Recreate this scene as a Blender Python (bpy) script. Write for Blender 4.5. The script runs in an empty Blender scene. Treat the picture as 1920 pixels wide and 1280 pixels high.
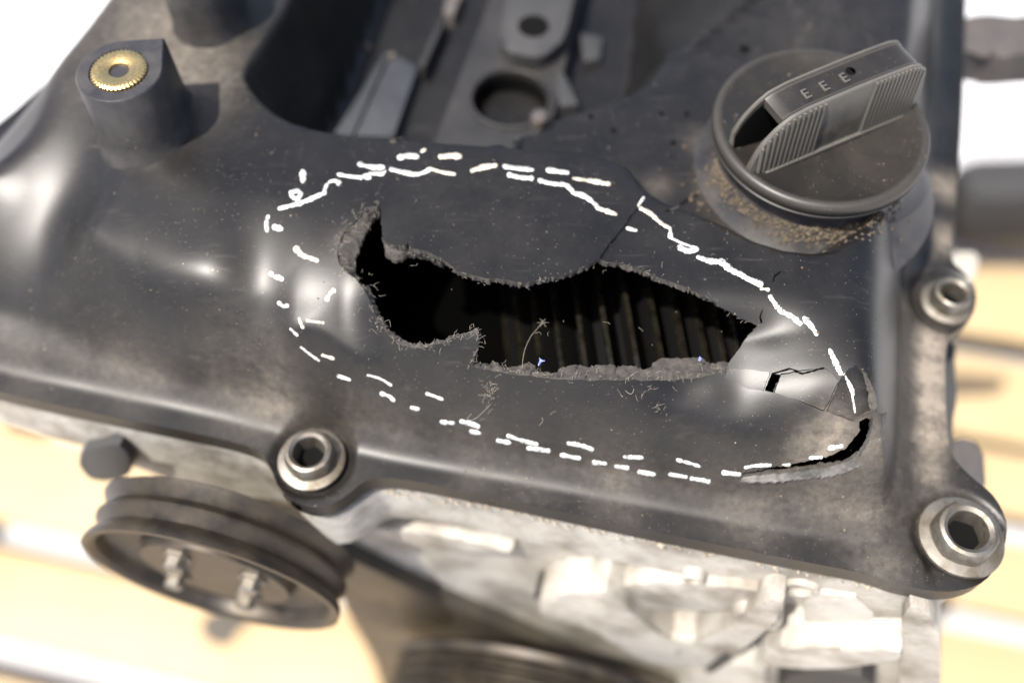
import bpy, bmesh, math, random
import numpy as np
from mathutils import Vector, Matrix
from mathutils.geometry import delaunay_2d_cdt
R = math.radians
rng = np.random.default_rng(7)
random.seed(7)
SC = bpy.context.scene
COL = SC.collection
CM = 0.01            # everything below is drawn in centimetres

# ------------------------------------------------------------------ camera
PITCH = R(59.0)
CAMZ, CAMY = 24.0, -24.0 / math.tan(PITCH)
cam = bpy.data.cameras.new('camera')
camo = bpy.data.objects.new('camera', cam)
COL.objects.link(camo)
camo.location = (0, CAMY * CM, CAMZ * CM)
camo.rotation_euler = (math.pi / 2 - PITCH, 0, 0)
cam.sensor_width = 36
cam.lens = 36
cam.clip_start = 0.01
cam.clip_end = 100
cam.dof.use_dof = True
cam.dof.focus_distance = 0.281
cam.dof.aperture_fstop = 3.5
cam.dof.aperture_blades = 7
SC.camera = camo

# ------------------------------------------------------------------ sky and sun
SUN = Vector((-0.36, -0.24, 0.90)).normalized()
w = bpy.data.worlds.new("World")
SC.world = w
w.use_nodes = True
nt = w.node_tree
nt.nodes.clear()
sky = nt.nodes.new('ShaderNodeTexSky')
sky.sky_type = 'NISHITA'
sky.sun_disc = False
sky.dust_density = 4.0
sky.air_density = .8
sky.sun_elevation = math.asin(SUN.z)
sky.sun_rotation = math.atan2(SUN.x, SUN.y)
bg = nt.nodes.new('ShaderNodeBackground')
bg.inputs[1].default_value = 0.13
ow = nt.nodes.new('ShaderNodeOutputWorld')
nt.links.new(sky.outputs[0], bg.inputs[0])
nt.links.new(bg.outputs[0], ow.inputs[0])
sl = bpy.data.lights.new('sun', 'SUN')
sl.energy = 4.6
sl.angle = R(0.5)
sl.color = (1, 0.955, 0.88)
so = bpy.data.objects.new('sun', sl)
COL.objects.link(so)
so.rotation_euler = SUN.to_track_quat('Z', 'Y').to_euler()
SC.view_settings.view_transform = 'Standard'
SC.view_settings.look = 'None'
SC.view_settings.gamma = 1
SC.view_settings.exposure = 1.1
SC.cycles.max_bounces = 6
SC.cycles.use_denoising = True

# ------------------------------------------------------------------ where a sight line of the photograph meets the place
SP, CP = math.sin(PITCH), math.cos(PITCH)
def ray(u, v):
    u = np.asarray(u, float); v = np.asarray(v, float)
    r = (u - 960) / 1920; q = (640 - v) / 1920
    return np.stack([r, CP + SP * q, -SP + CP * q], -1)
def W(u, v, z):
    """point at height z (cm)"""
    d = ray(u, v)
    t = (z - CAMZ) / d[..., 2]
    return np.stack([d[..., 0] * t, CAMY + d[..., 1] * t], -1)
def Wp(px, z):
    a = np.array(px, float)
    return W(a[:, 0], a[:, 1], z)

# ------------------------------------------------------------------ little tools
def smin(a, b, k):
    h = np.clip(0.5 + 0.5 * (b - a) / k, 0, 1)
    return b * (1 - h) + a * h - k * h * (1 - h)
def smax(a, b, k): return -smin(-a, -b, k)
def sstep(a, b, x):
    t = np.clip((x - a) / (b - a), 0, 1)
    return t * t * (3 - 2 * t)
def inpoly(P, poly):
    x, y = P[:, 0], P[:, 1]
    c = np.zeros(len(P), bool)
    n = len(poly)
    for i in range(n):
        x0, y0 = poly[i]; x1, y1 = poly[(i + 1) % n]
        if y0 == y1: continue
        m = (y0 > y) != (y1 > y)
        c ^= m & (x < (x1 - x0) * (y - y0) / (y1 - y0) + x0)
    return c
def segdist(P, A, closed=True):
    d = np.full(len(P), 1e9)
    n = len(A)
    for i in range(n if closed else n - 1):
        a = A[i]; b = A[(i + 1) % n]
        ab = b - a; L = ab @ ab
        if L < 1e-12: continue
        t = np.clip(((P - a) @ ab) / L, 0, 1)
        d = np.minimum(d, np.hypot(*(P - a - t[:, None] * ab).T))
    return d
def sdist(P, poly):
    d = segdist(P, poly)
    return np.where(inpoly(P, poly), d, -d)
def chaikin(p, n=2, closed=False):
    p = np.array(p, float)
    for _ in range(n):
        if closed:
            q = np.roll(p, -1, 0)
            p = np.stack([p * .75 + q * .25, p * .25 + q * .75], 1).reshape(-1, p.shape[1])
        else:
            a, b = p[:-1], p[1:]
            m = np.stack([a * .75 + b * .25, a * .25 + b * .75], 1).reshape(-1, p.shape[1])
            p = np.concatenate([p[:1], m, p[-1:]])
    return p
def dens(p, step, jag=0.0, closed=False):
    """resample a polyline, with a torn wobble"""
    p = np.array(p, float)
    out = []
    n = len(p)
    for i in range(n if closed else n - 1):
        a, b = p[i], p[(i + 1) % n]
        m = max(1, int(round(np.hypot(*(b - a)) / step)))
        nn = np.array([-(b - a)[1], (b - a)[0]]); nn = nn / (np.hypot(*nn) + 1e-9)
        for k in range(m):
            q = a + (b - a) * k / m
            if k and jag: q = q + nn * rng.normal(0, jag)
            out.append(q)
    if not closed: out.append(p[-1])
    return np.array(out)
def vnoise(P, scale, seed=0):
    """smooth value noise, 0..1"""
    r = np.random.default_rng(seed).random((64, 64))
    q = P * scale
    i = np.floor(q).astype(int); f = q - i; f = f * f * (3 - 2 * f)
    g = lambda a, b: r[(i[:, 0] + a) % 64, (i[:, 1] + b) % 64]
    return (g(0, 0) * (1 - f[:, 0]) + g(1, 0) * f[:, 0]) * (1 - f[:, 1]) + (g(0, 1) * (1 - f[:, 0]) + g(1, 1) * f[:, 0]) * f[:, 1]

# ------------------------------------------------------------------ materials
def mat(name, base, rough=0.5, metal=0.0, spec=0.5, noise=None, bump=None, dust=None, specks=None, attr=False, streak=None, coat=0, wear=None, core=None):
    """noise=(scale, other colour, lo, hi); bump=(scale, strength, distance cm); dust=(colour, amount, scale); specks=(scale, size, colour)"""
    m = bpy.data.materials.new(name)
    m.use_nodes = True
    t = m.node_tree; N = t.nodes; L = t.links
    b = N['Principled BSDF']
    b.inputs['Roughness'].default_value = rough
    b.inputs['Metallic'].default_value = metal
    b.inputs['Specular IOR Level'].default_value = spec
    if coat: b.inputs['Coat Weight'].default_value = coat
    tc = N.new('ShaderNodeTexCoord')
    def tex(scale, detail=6, rough_=0.6):
        n = N.new('ShaderNodeTexNoise'); n.inputs['Scale'].default_value = scale
        n.inputs['Detail'].default_value = detail; n.inputs['Roughness'].default_value = rough_
        L.new(tc.outputs['Object'], n.inputs['Vector']); return n.outputs['Fac']
    def ramp(x, lo, hi, a=0., c=1.):
        n = N.new('ShaderNodeMapRange'); n.inputs[1].default_value = lo; n.inputs[2].default_value = hi
        n.inputs[3].default_value = a; n.inputs[4].default_value = c; n.clamp = True
        L.new(x, n.inputs[0]); return n.outputs[0]
    def mul(x, y):
        n = N.new('ShaderNodeMath'); n.operation = 'MULTIPLY'; n.use_clamp = False
        L.new(x, n.inputs[0])
        if isinstance(y, float): n.inputs[1].default_value = y
        else: L.new(y, n.inputs[1])
        return n.outputs[0]
    def add(x, y):
        n = N.new('ShaderNodeMath'); n.operation = 'ADD'; n.use_clamp = True
        L.new(x, n.inputs[0]); L.new(y, n.inputs[1]); return n.outputs[0]
    def mix(f, c0, c1):
        n = N.new('ShaderNodeMix'); n.data_type = 'RGBA'
        L.new(f, n.inputs[0])
        for s, c in ((6, c0), (7, c1)):
            if isinstance(c, tuple): n.inputs[s].default_value = (*c, 1)
            else: L.new(c, n.inputs[s])
        return n.outputs[2]
    col = tuple(base)
    rg = None
    if noise:
        f = ramp(tex(noise[0]), noise[2], noise[3]); col = mix(f, col, tuple(noise[1]))
    if streak:                      # fine rubbed scratches along one direction
        mp = N.new('ShaderNodeMapping'); mp.inputs['Scale'].default_value = streak[1]
        mp.inputs['Rotation'].default_value = streak[2]
        L.new(tc.outputs['Object'], mp.inputs[0])
        n = N.new('ShaderNodeTexNoise'); n.inputs['Scale'].default_value = streak[0]; n.inputs['Detail'].default_value = 4
        L.new(mp.outputs[0], n.inputs['Vector'])
        f = mul(ramp(n.outputs['Fac'], .58, .8), ramp(tex(60), .45, .7))
        col = mix(mul(f, streak[4]), col, tuple(streak[3]))
    df = None
    if dust:
        f = ramp(tex(dust[2], 10, .72), .38, .72)
        f2 = ramp(tex(dust[2] * 9, 8, .75), .35, .75, .35, 1.)
        f = mul(f, f2)
        if attr:
            a = N.new('ShaderNodeAttribute'); a.attribute_name = 'dust'
            base_f = mul(f2, ramp(a.outputs['Fac'], 0., 3., 0., 3.2))
            f = add(mul(f, .03), mul(base_f, ramp(tex(dust[2] * .5, 8, .7), .3, .7, .25, 1.)))
        df = ramp(mul(f, dust[1]), 0., 1.); col = mix(df, col, tuple(dust[0]))
        rg = ramp(df, 0., .6, rough, min(.95, rough + .42))
    if rg is None and noise: rg = ramp(tex(noise[0] * 2.3), .3, .7, rough - .07, rough + .1)
    if specks:
        for sc_, sz, c, dens_ in specks:
            v = N.new('ShaderNodeTexVoronoi'); v.inputs['Scale'].default_value = sc_
            L.new(tc.outputs['Object'], v.inputs['Vector'])
            wn = N.new('ShaderNodeSeparateColor'); L.new(v.outputs['Color'], wn.inputs[0])
            n = N.new('ShaderNodeMath'); n.operation = 'LESS_THAN'; n.inputs[1].default_value = dens_
            L.new(wn.outputs[0], n.inputs[0])
            szn = ramp(wn.outputs[1], 0., 1., sz * .3, sz)
            n2 = N.new('ShaderNodeMath'); n2.operation = 'LESS_THAN'; L.new(v.outputs['Distance'], n2.inputs[0]); L.new(szn, n2.inputs[1])
            col = mix(mul(mul(mul(n.outputs[0], n2.outputs[0]), ramp(tex(34, 4), .36, .52)), .9), col, tuple(c))
    if core:
        a = N.new('ShaderNodeAttribute'); a.attribute_name = 'core'
        col = mix(mul(ramp(a.outputs['Fac'], .45, 1.), ramp(tex(260), .40, .62)), col, tuple(core))
    if wear:
        ge = N.new('ShaderNodeNewGeometry')
        col = mix(mul(ramp(ge.outputs['Pointiness'], .51, .58), .75), col, tuple(wear))
    if isinstance(col, tuple): b.inputs['Base Color'].default_value = (*col, 1)
    else: L.new(col, b.inputs['Base Color'])
    if rg is not None: L.new(rg, b.inputs['Roughness'])
    if bump:
        prev = None
        for sc_, st, dist in bump:
            bn = N.new('ShaderNodeBump'); bn.inputs['Strength'].default_value = st; bn.inputs['Distance'].default_value = dist * CM
            L.new(tex(sc_, 6), bn.inputs['Height'])
            if prev: L.new(prev, bn.inputs['Normal'])
            prev = bn.outputs[0]
        L.new(prev, b.inputs['Normal'])
    return m
DUST = (.175, .15, .122)
SPK = [(700, .15, (.32, .27, .2), .05), (260, .055, (.42, .34, .24), .05), (2000, .22, (.30, .26, .2), .10)]
M = {}
M['plastic'] = mat('black_plastic', (.0045, .0045, .0046), .39, spec=.34, noise=(45, (.008, .0076, .0075), .35, .7), dust=(DUST, 1., 45), attr=True,
                   specks=SPK, bump=[(1400, .10, .01), (90, .06, .03)], streak=(70, (1, 9, 4), (0, 0, .5), (.10, .09, .08), .35))
M['inside'] = mat('interior_shade', (.0012, .0012, .0012), .9, spec=0.)  # near black, puts the shade inside the cover into the colour
M['torn'] = mat('torn_plastic', (.036, .033, .031), .85, noise=(500, (.02, .018, .017), .35, .65), bump=[(500, .7, .04), (2200, .5, .015)], dust=((.20, .175, .14), .45, 300))
M['stress'] = mat('stress_whitened_plastic', (.10, .094, .085), .6, noise=(130, (.02, .019, .018), .40, .66), bump=[(500, .2, .02)])
M['paint'] = mat('white_marker_paint', (.64, .64, .62), .5, noise=(900, (.10, .095, .088), .53, .64), bump=[(900, .3, .01)], core=(.06, .058, .055))
M['paint_worn'] = mat('yellowed_marker_paint', (.60, .54, .44), .6, noise=(600, (.16, .14, .11), .52, .68), bump=[(900, .3, .01)], core=(.2, .18, .15))
M['boss'] = mat('boss_plastic', (.016, .016, .018), .42, noise=(60, (.022, .021, .022), .35, .7), dust=(DUST, .35, 60), specks=SPK[:1], bump=[(1400, .1, .01)])
M['cap'] = mat('cap_plastic', (.009, .0088, .0085), .40, spec=.33, noise=(120, (.012, .011, .010), .4, .7), dust=((.07, .055, .038), .30, 22), specks=SPK, wear=(.05, .046, .04), bump=[(900, .2, .01)])
M['grip'] = mat('grip_plastic', (.018, .0175, .0165), .40, noise=(150, (.03, .028, .025), .4, .7), dust=((.2, .17, .12), .4, 80), bump=[(900, .2, .01)], wear=(.09, .085, .075))
M['brass'] = mat('brass', (.72, .52, .22), .3, metal=1, noise=(500, (.6, .42, .18), .4, .7))
M['steel'] = mat('galvanised_steel', (.22, .205, .18), .45, metal=.9, noise=(160, (.10, .085, .065), .42, .66), dust=((.17, .14, .10), .75, 90), bump=[(500, .2, .02)])
M['socket'] = mat('bore_recess_shade', (.02, .018, .015), .7)  # dark tone used for shade in the bore and casting recesses
M['alu'] = mat('cast_aluminium', (.43, .41, .37), .55, metal=.25, noise=(38, (.17, .155, .13), .45, .66), dust=((.17, .13, .085), .9, 30), bump=[(300, .6, .06), (60, .6, .3)])
M['alu_clean'] = mat('bare_aluminium', (.055, .058, .064), .42, metal=.4, noise=(80, (.04, .042, .046), .4, .7))
M['darkmetal'] = mat('dark_metal', (.035, .033, .030), .42, metal=.3, noise=(70, (.06, .05, .035), .4, .7), dust=((.14, .11, .075), .5, 40), bump=[(300, .3, .03)])
M['valley'] = mat('valley_metal', (.011, .011, .012), .5, metal=.1, noise=(90, (.018, .0175, .017), .4, .7), dust=(DUST, .12, 60), bump=[(400, .3, .02)])
M['coil'] = mat('coil_seat_plastic', (.022, .022, .023), .55, noise=(90, (.03, .029, .028), .4, .7))
M['black'] = mat('shade_and_pip_black', (.002, .002, .002), .8, spec=.1)  # black for the pips, and for shade put into holes and gaps
M['chain'] = mat('oily_sprocket_steel', (.009, .0078, .005), .22, metal=0, spec=.6, noise=(300, (.002, .0018, .0015), .4, .7))
M['pulley'] = mat('worn_pulley_steel', (.022, .019, .016), .36, metal=.55, noise=(60, (.045, .035, .025), .4, .7), dust=((.09, .068, .04), .45, 60))
M['rust'] = mat('rusty_steel', (.085, .055, .038), .8, noise=(120, (.08, .05, .03), .4, .7))
M['wood'] = mat('pallet_wood', (.36, .262, .14), .7, noise=(6, (.42, .315, .18), .35, .7), streak=(10, (3, 60, 20), (0, 0, -R(12)), (.3, .19, .08), .6), bump=[(60, .2, .1)])
M['wood_pale'] = mat('pale_pallet_wood', (.40, .30, .175), .7, noise=(5, (.38, .26, .13), .35, .7), streak=(10, (3, 60, 20), (0, 0, -R(12)), (.33, .22, .11), .6), bump=[(60, .2, .1)])
M['ground'] = mat('pale_concrete', (.46, .46, .47), .85, noise=(3, (.40, .40, .41), .35, .7))
M['rubber'] = mat('dark_rubber', (.022, .021, .022), .75, noise=(40, (.03, .029, .029), .4, .7))
M['bracket'] = mat('grimy_cast_bracket', (.045, .042, .043), .75, noise=(60, (.075, .062, .055), .4, .7), bump=[(90, .5, .2)])
M['grit'] = mat('dry_grit', (.085, .066, .045), .95, noise=(900, (.045, .034, .023), .4, .65))
M['fibre'] = mat('pale_fibre', (.26, .23, .185), .8)
M['thread'] = mat('blue_fibre', (.25, .32, .75), .8)
M['sealant'] = mat('crumbling_sealant', (.30, .26, .20), .9, noise=(200, (.17, .14, .10), .4, .7), bump=[(500, .5, .05)])
M['gasket'] = mat('black_gasket', (.03, .03, .03), .7)

# ------------------------------------------------------------------ object helpers
def link(name, me, m=None, parent=None, smooth=None):
    o = bpy.data.objects.new(name, me)
    COL.objects.link(o)
    if m is not None:
        for q in (m if isinstance(m, (list, tuple)) else [m]): me.materials.append(q)
    if parent is not None:
        o.parent = parent
        o.matrix_parent_inverse = BASE[parent.name].inverted() if parent.name in BASE else Matrix()
    if smooth: me.shade_smooth() if smooth is True else me.shade_smooth()
    return o
BASE = {}
def empty(name, loc):
    o = bpy.data.objects.new(name, None); COL.objects.link(o)
    o.empty_display_size = .02
    o.location = [c * CM for c in loc]; BASE[o.name] = Matrix.Translation(o.location)
    return o
def mesh(name, V, F):
    me = bpy.data.meshes.new(name)
    me.from_pydata([tuple(float(c) * CM for c in v) for v in V], [], [tuple(int(i) for i in f) for f in F])
    me.validate(); me.update()
    return me
def np_mesh(name, V, T):
    """fast: numpy vertices (cm) and triangles"""
    me = bpy.data.meshes.new(name)
    n, k = len(V), len(T)
    me.vertices.add(n); me.vertices.foreach_set('co', (np.asarray(V) * CM).astype(np.float32).ravel())
    me.loops.add(3 * k); me.loops.foreach_set('vertex_index', np.asarray(T, np.int32).ravel())
    me.polygons.add(k); me.polygons.foreach_set('loop_start', np.arange(0, 3 * k, 3, dtype=np.int32))
    me.update(calc_edges=True); me.validate()
    return me
def prism(poly, z0, z1, bevel=0.0, seg=2):
    """upright prism from a plan outline; bm in cm"""
    bm = bmesh.new()
    poly = np.asarray(poly, float)
    if 0.5 * np.sum(poly[:, 0] * np.roll(poly[:, 1], -1) - np.roll(poly[:, 0], -1) * poly[:, 1]) < 0: poly = poly[::-1]
    a = [bm.verts.new((x, y, z0)) for x, y in poly]; b = [bm.verts.new((x, y, z1)) for x, y in poly]
    n = len(a)
    top = bm.faces.new(b); bm.faces.new(a[::-1])
    for i in range(n): bm.faces.new((a[i], a[(i + 1) % n], b[(i + 1) % n], b[i]))
    if bevel:
        bmesh.ops.bevel(bm, geom=[e for e in bm.edges if all(v.co.z > z1 - 1e-6 for v in e.verts)], offset=bevel, segments=seg, affect='EDGES', profile=.6)
    return bm
def bm_obj(name, bm, m, parent, loc=(0, 0, 0), mtx=None, smooth=True, angle=40):
    """mtx: local cm -> placed cm"""
    bmesh.ops.recalc_face_normals(bm, faces=bm.faces)
    bm.transform(Matrix.Diagonal((CM, CM, CM, 1)))
    me = bpy.data.meshes.new(name); bm.to_mesh(me); bm.free()
    o = link(name, me, m, parent)
    mw = mtx if mtx is not None else Matrix.Translation(loc)
    o.matrix_basis = Matrix.Translation(mw.translation * CM) @ mw.to_3x3().to_4x4()
    if smooth: smooth_by(me, angle)
    return o
def smooth_by(me, angle):
    me.shade_smooth()
    try: me.set_sharp_from_angle(angle=R(angle))
    except Exception: pass
def lathe(prof, n=64, bm=None, cap=False):
    """profile of (r, z) round the z axis"""
    bm = bm or bmesh.new()
    rings = []
    for r, z in prof:
        if r < 1e-6: rings.append([bm.verts.new((0, 0, z))])
        else: rings.append([bm.verts.new((r * math.cos(2 * math.pi * i / n), r * math.sin(2 * math.pi * i / n), z)) for i in range(n)])
    for A, B in zip(rings, rings[1:]):
        for i in range(n):
            j = (i + 1) % n
            if len(A) == 1 and len(B) == 1: continue
            if len(A) == 1: bm.faces.new((A[0], B[i], B[j]))
            elif len(B) == 1: bm.faces.new((A[i], A[j], B[0]))
            else: bm.faces.new((A[i], A[j], B[j], B[i]))
    return bm
def box(bm, c, s, rot=None, bevel=0):
    r = bmesh.ops.create_cube(bm, size=1)
    vs = r['verts']
    bmesh.ops.scale(bm, vec=s, verts=vs)
    if bevel:
        es = list({e for v in vs for e in v.link_edges})
        q = bmesh.ops.bevel(bm, geom=es, offset=bevel, segments=2, affect='EDGES', profile=.6)
        vs = list({v for f in q['faces'] for v in f.verts} | {v for v in vs if v.is_valid})
    if rot is not None: bmesh.ops.rotate(bm, cent=(0, 0, 0), matrix=rot, verts=vs)
    bmesh.ops.translate(bm, vec=c, verts=vs)
    return vs
def tubes(paths, radius, sides=4):
    V, F = [], []
    for P, r in zip(paths, radius):
        P = np.asarray(P, float); n = len(P)
        T = np.gradient(P, axis=0); T /= np.linalg.norm(T, axis=1)[:, None] + 1e-9
        A = np.cross(T, [0.3, 0.2, 1.0]); A /= np.linalg.norm(A, axis=1)[:, None] + 1e-9
        B = np.cross(T, A)
        b0 = len(V)
        for i in range(n):
            for k in range(sides):
                an = 2 * math.pi * k / sides
                rr = r * (1 if 0 < i < n - 1 else .4)
                V.append(P[i] + rr * (A[i] * math.cos(an) + B[i] * math.sin(an)))
        for i in range(n - 1):
            for k in range(sides):
                k2 = (k + 1) % sides
                F.append((b0 + i * sides + k, b0 + i * sides + k2, b0 + (i + 1) * sides + k2, b0 + (i + 1) * sides + k))
    return V, F

# ------------------------------------------------------------------ shape of the valve cover: height over the plan
ZF = -5.0
Bpoly = np.concatenate([
    Wp([(-120, 668), (0, 712), (250, 762), (490, 815), (700, 872), (950, 915), (1300, 980), (1590, 1032), (1680, 1025), (1716, 960), (1722, 800), (1722, 640), (1732, 500), (1752, 400), (1768, 250), (1775, 100), (1780, -60)], ZF),
    np.array([(25., 42.), (-3., 42.), (-15.9, 16.4), (-19.2, 10.9), (-25., 4.)])])
Fpoly_front = Wp([(-120, 704), (0, 745), (250, 797), (478, 843), (508, 875), (524, 918), (556, 950), (600, 962), (645, 945), (692, 903), (760, 906), (950, 945), (1200, 1000), (1500, 1060), (1620, 1082), (1690, 1108), (1790, 1120), (1858, 1085), (1886, 1010), (1862, 940), (1800, 893), (1768, 850), (1763, 645), (1790, 625), (1822, 600), (1830, 555), (1800, 520), (1772, 500), (1784, 400), (1797, 250), (1803, 100), (1808, -60)], ZF)
Fpoly = np.concatenate([Fpoly_front, np.array([(26.5, 43.), (-3.7, 43.), (-16.7, 16.5), (-20.0, 10.9), (-25.8, 4.)])])
Fpoly = chaikin(Fpoly, 2, closed=True)
Bpoly = chaikin(Bpoly, 2, closed=True)
VAL = chaikin(np.concatenate([Wp([(760, -520), (544, 0), (497, 67), (452, 128), (470, 168), (530, 222), (620, 245), (760, 260), (962, 275)], 0.),
                      Wp([(985, 258), (1010, 236), (1130, 200), (1280, 182), (1335, 160), (1420, 60), (1560, -60), (1760, -420)], -1.1)]), 1, closed=True)
REC = chaikin(np.concatenate([Wp([(930, 275), (960, 276), (1160, 294), (1216, 368)], 0.), Wp([(1320, 440), (1430, 498), (1540, 510), (1592, 470), (1690, 430), (1790, 300), (1830, 0), (1800, -150), (1500, -150), (1330, 40), (1130, 110), (950, 190)], -.9)]), 1, closed=True)
BOLTS = [W(585, 862, ZF + .3), W(1800, 1008, ZF + .3), W(1776, 566, ZF + .3)]
DOME = [W(u, v, -3.9 + 1.05 * min(max((u - 1250) / 220, 0), 1)) for u, v in [(700, 742), (830, 790), (1000, 836), (1150, 868), (1300, 893), (1400, 886), (1500, 870), (1580, 846), (1618, 806), (1630, 760), (1632, 690)]]
DOME = chaikin(np.array(DOME), 1)
DOME = np.concatenate([Wp([(500, 400), (500, 440), (504, 485), (514, 545), (540, 615), (590, 675), (640, 712)], -2.0), DOME, np.array([(10.4, 3.), (10.2, 9.), (-6., 9.)])])
CRA = W(268, 297, 0.)
FAC = W(1490, 735, -.98)
SHO = W(572, 530, -.5); GLO = W(-45, 325, -.9)
DENT = W(1330, 730, -1.6)
BOSS = np.array([-11.5, 7.8]); BOSS2 = np.array([-10.2, 12.6])
def H_exact(P):
    P = np.atleast_2d(P)
    x, y = P[:, 0], P[:, 1]
    dB = np.maximum(sdist(P, Bpoly), 0)
    D = 2.6 + 5.7 * sstep(-9.5, -16.5, x) + .7 * sstep(1., 7., x) 
    D = D - 3.2 * sstep(7.5, 11.5, y) * sstep(-9, -13, x)
    ramp = 1.25 * (1 - (1 - np.clip(dB / 1.5, 0, 1)) ** 1.6)
    q = np.clip((dB - .75) / D, 0, 1)
    h = ZF + smax(ramp, .35 + 4.95 * (1 - (1 - q) ** 2.1), .4)
    dc = (x - CRA[0]) * -.77 + (y - CRA[1]) * -.64          # how far left of the crease below the boss
    h = smin(h, np.where(dc > -1, -1.25 * (1 - np.exp(-np.maximum(dc, 0) / 3.0)) * sstep(14, 9, y), .0) + np.clip(-dc, 0, 1) * .5, .3)
    sd = sdist(P, DOME)
    Dd = 2.6 - 1.2 * sstep(-3.5, -6.5, x) * sstep(-.8, .8, y)
    qd = np.clip(sd / Dd, 0, 1)
    zd = -3.95 + 1.0 * sstep(4.2, 8., x)
    dome = np.where(sd > 0, zd + (.15 - zd) * (1 - (1 - qd) ** 2.5), zd + 4. * sd)
    dome = dome - .22 * np.exp(-(((x - DENT[0]) / 2.4) ** 2 + ((y - DENT[1]) / 1.3) ** 2))  # shallow hollow, shaped so its right flank catches the sun
    h = smax(h, np.maximum(dome, -9), .5)
    fx = x - FAC[0]                                            # facet slanted to catch the sun's glare at the right end
    fy = y - FAC[1]
    def pressed(h, f, k, wt): return h + (smin(h, f, k) - h) * wt
    h = pressed(h, -.92 + .33 * 1.8 * np.tanh(fx / 1.8) + .50 * fy - .10 * fy ** 2 + .10 * (vnoise(P, 1.1, 12) - .5), .55, sstep(1.5, 5.5, x) * (1 - sstep(9.2, 10.6, x)) * (1 - sstep(1.5, 3.0, np.abs(fy))))
    lx, ly = x - SHO[0], y - SHO[1]                           # sloping shoulder at the left end of the bulge
    h = pressed(h, -.5 + .51 * ly - .05 * ly ** 2 + .12 * lx - .11 * np.maximum(lx, 0) ** 2 - .42 * (1 - np.exp(-(np.minimum(lx + .25, 0) / .8) ** 2)), .4, (1 - sstep(-5.0, -2.8, x)) * sstep(-8.9, -7.2, x) * (1 - sstep(1.5, 3.0, np.abs(ly))))
    kx, ky = x - GLO[0], y - GLO[1]
    h = pressed(h, -.95 + .56 * ky - .06 * kx - .045 * kx ** 2 - .05 * ky ** 2, .8, 1 - sstep(1.5, 5.0, np.hypot(kx, ky)))
    h = smin(h, np.zeros_like(h), .75)
    dr = sdist(P, REC)
    fade = sstep(11.4, 9.8, x) * .8 + .2
    h = smin(h, np.where(dr > -.6, -np.clip(dr * 1.9, -2, 1.3) * fade, 9), .3)
    dv = sdist(P, VAL)
    sl_ = 4.5 - 3.8 * sstep(1.5, 5.5, x)
    cut = np.where(dv > -.8, -sl_ * dv, 9.)
    cut = np.maximum(cut, -8.5)
    h = smin(h, cut, .5)
    for c, r_ in zip(BOLTS, (1.12, 1.25, 1.1)):
        d = np.hypot(x - c[0], y - c[1])
        h = smin(h, ZF + .0 + 3.0 * np.maximum(0, d - r_), .55)
    h = smax(h, np.full_like(h, ZF), .5) + .03 * (vnoise(P, .35, 3) - .5) + .015 * (vnoise(P, .9, 4) - .5)
    return h
GX0, GY0, GS = -28., -8., .08
_gx, _gy = np.meshgrid(np.arange(GX0, 28, GS), np.arange(GY0, 45, GS), indexing='ij')
HG = H_exact(np.stack([_gx.ravel(), _gy.ravel()], 1)).reshape(_gx.shape)
def blur(A, s):
    k = int(3 * s / GS); w = np.exp(-.5 * (np.arange(-k, k + 1) * GS / s) ** 2); w /= w.sum()
    for ax in (0, 1):
        B_ = np.pad(A, [(k, k) if a == ax else (0, 0) for a in (0, 1)], mode='edge')
        A = sum(wi * (B_[i:i + A.shape[0]] if ax == 0 else B_[:, i:i + A.shape[1]]) for i, wi in enumerate(w))
    return A
_m = np.clip(1 - np.hypot((_gx + 8.6) / 4.6, (_gy - 3.4) / 2.6), 0, 1) * 2.2
_m = np.clip(_m, 0, 1)
HG = HG + (blur(HG, .5) - HG) * _m
def H(P):
    """the same height, read from a fine table"""
    P = np.atleast_2d(P)
    fx = np.clip((P[:, 0] - GX0) / GS, 0, HG.shape[0] - 1.001); fy = np.clip((P[:, 1] - GY0) / GS, 0, HG.shape[1] - 1.001)
    i, k = fx.astype(int), fy.astype(int); u, v = fx - i, fy - k
    return (HG[i, k] * (1 - u) + HG[i + 1, k] * u) * (1 - v) + (HG[i, k + 1] * (1 - u) + HG[i + 1, k + 1] * u) * v
def H_soft(P):
    """smooth (cubic) reading of the table, for the mesh and its normals"""
    P = np.atleast_2d(P)
    fx = np.clip((P[:, 0] - GX0) / GS, 1, HG.shape[0] - 2.001); fy = np.clip((P[:, 1] - GY0) / GS, 1, HG.shape[1] - 2.001)
    i, k = fx.astype(int), fy.astype(int); u, v = fx - i, fy - k
    bw = lambda t: ((1 - t) ** 3 / 6, (3 * t ** 3 - 6 * t ** 2 + 4) / 6, (-3 * t ** 3 + 3 * t ** 2 + 3 * t + 1) / 6, t ** 3 / 6)
    U, Vv = bw(u), bw(v)
    return sum(U[a] * Vv[b] * HG[i + a - 1, k + b - 1] for a in range(4) for b in range(4))
def S(px):
    """where sight lines meet the cover's surface"""
    px = np.atleast_2d(np.array(px, float))
    d = ray(px[:, 0], px[:, 1])
    t0 = (.4 - CAMZ) / d[:, 2]; t1 = (ZF - .6 - CAMZ) / d[:, 2]
    hit = np.full(len(px), np.nan); prev = None
    n = 140
    for i in range(n + 1):
        t = t0 + (t1 - t0) * i / n
        X = d[:, 0] * t; Y = CAMY + d[:, 1] * t; Z = CAMZ + d[:, 2] * t
        f = Z - H(np.stack([X, Y], 1))
        if prev is not None:
            m = np.isnan(hit) & (f <= 0)
            tt = pt + (t - pt) * prev / np.maximum(prev - f, 1e-9)
            hit = np.where(m, tt, hit)
        prev, pt = f, t
    hit = np.where(np.isnan(hit), t1, hit)
    return np.stack([d[:, 0] * hit, CAMY + d[:, 1] * hit], 1)

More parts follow.
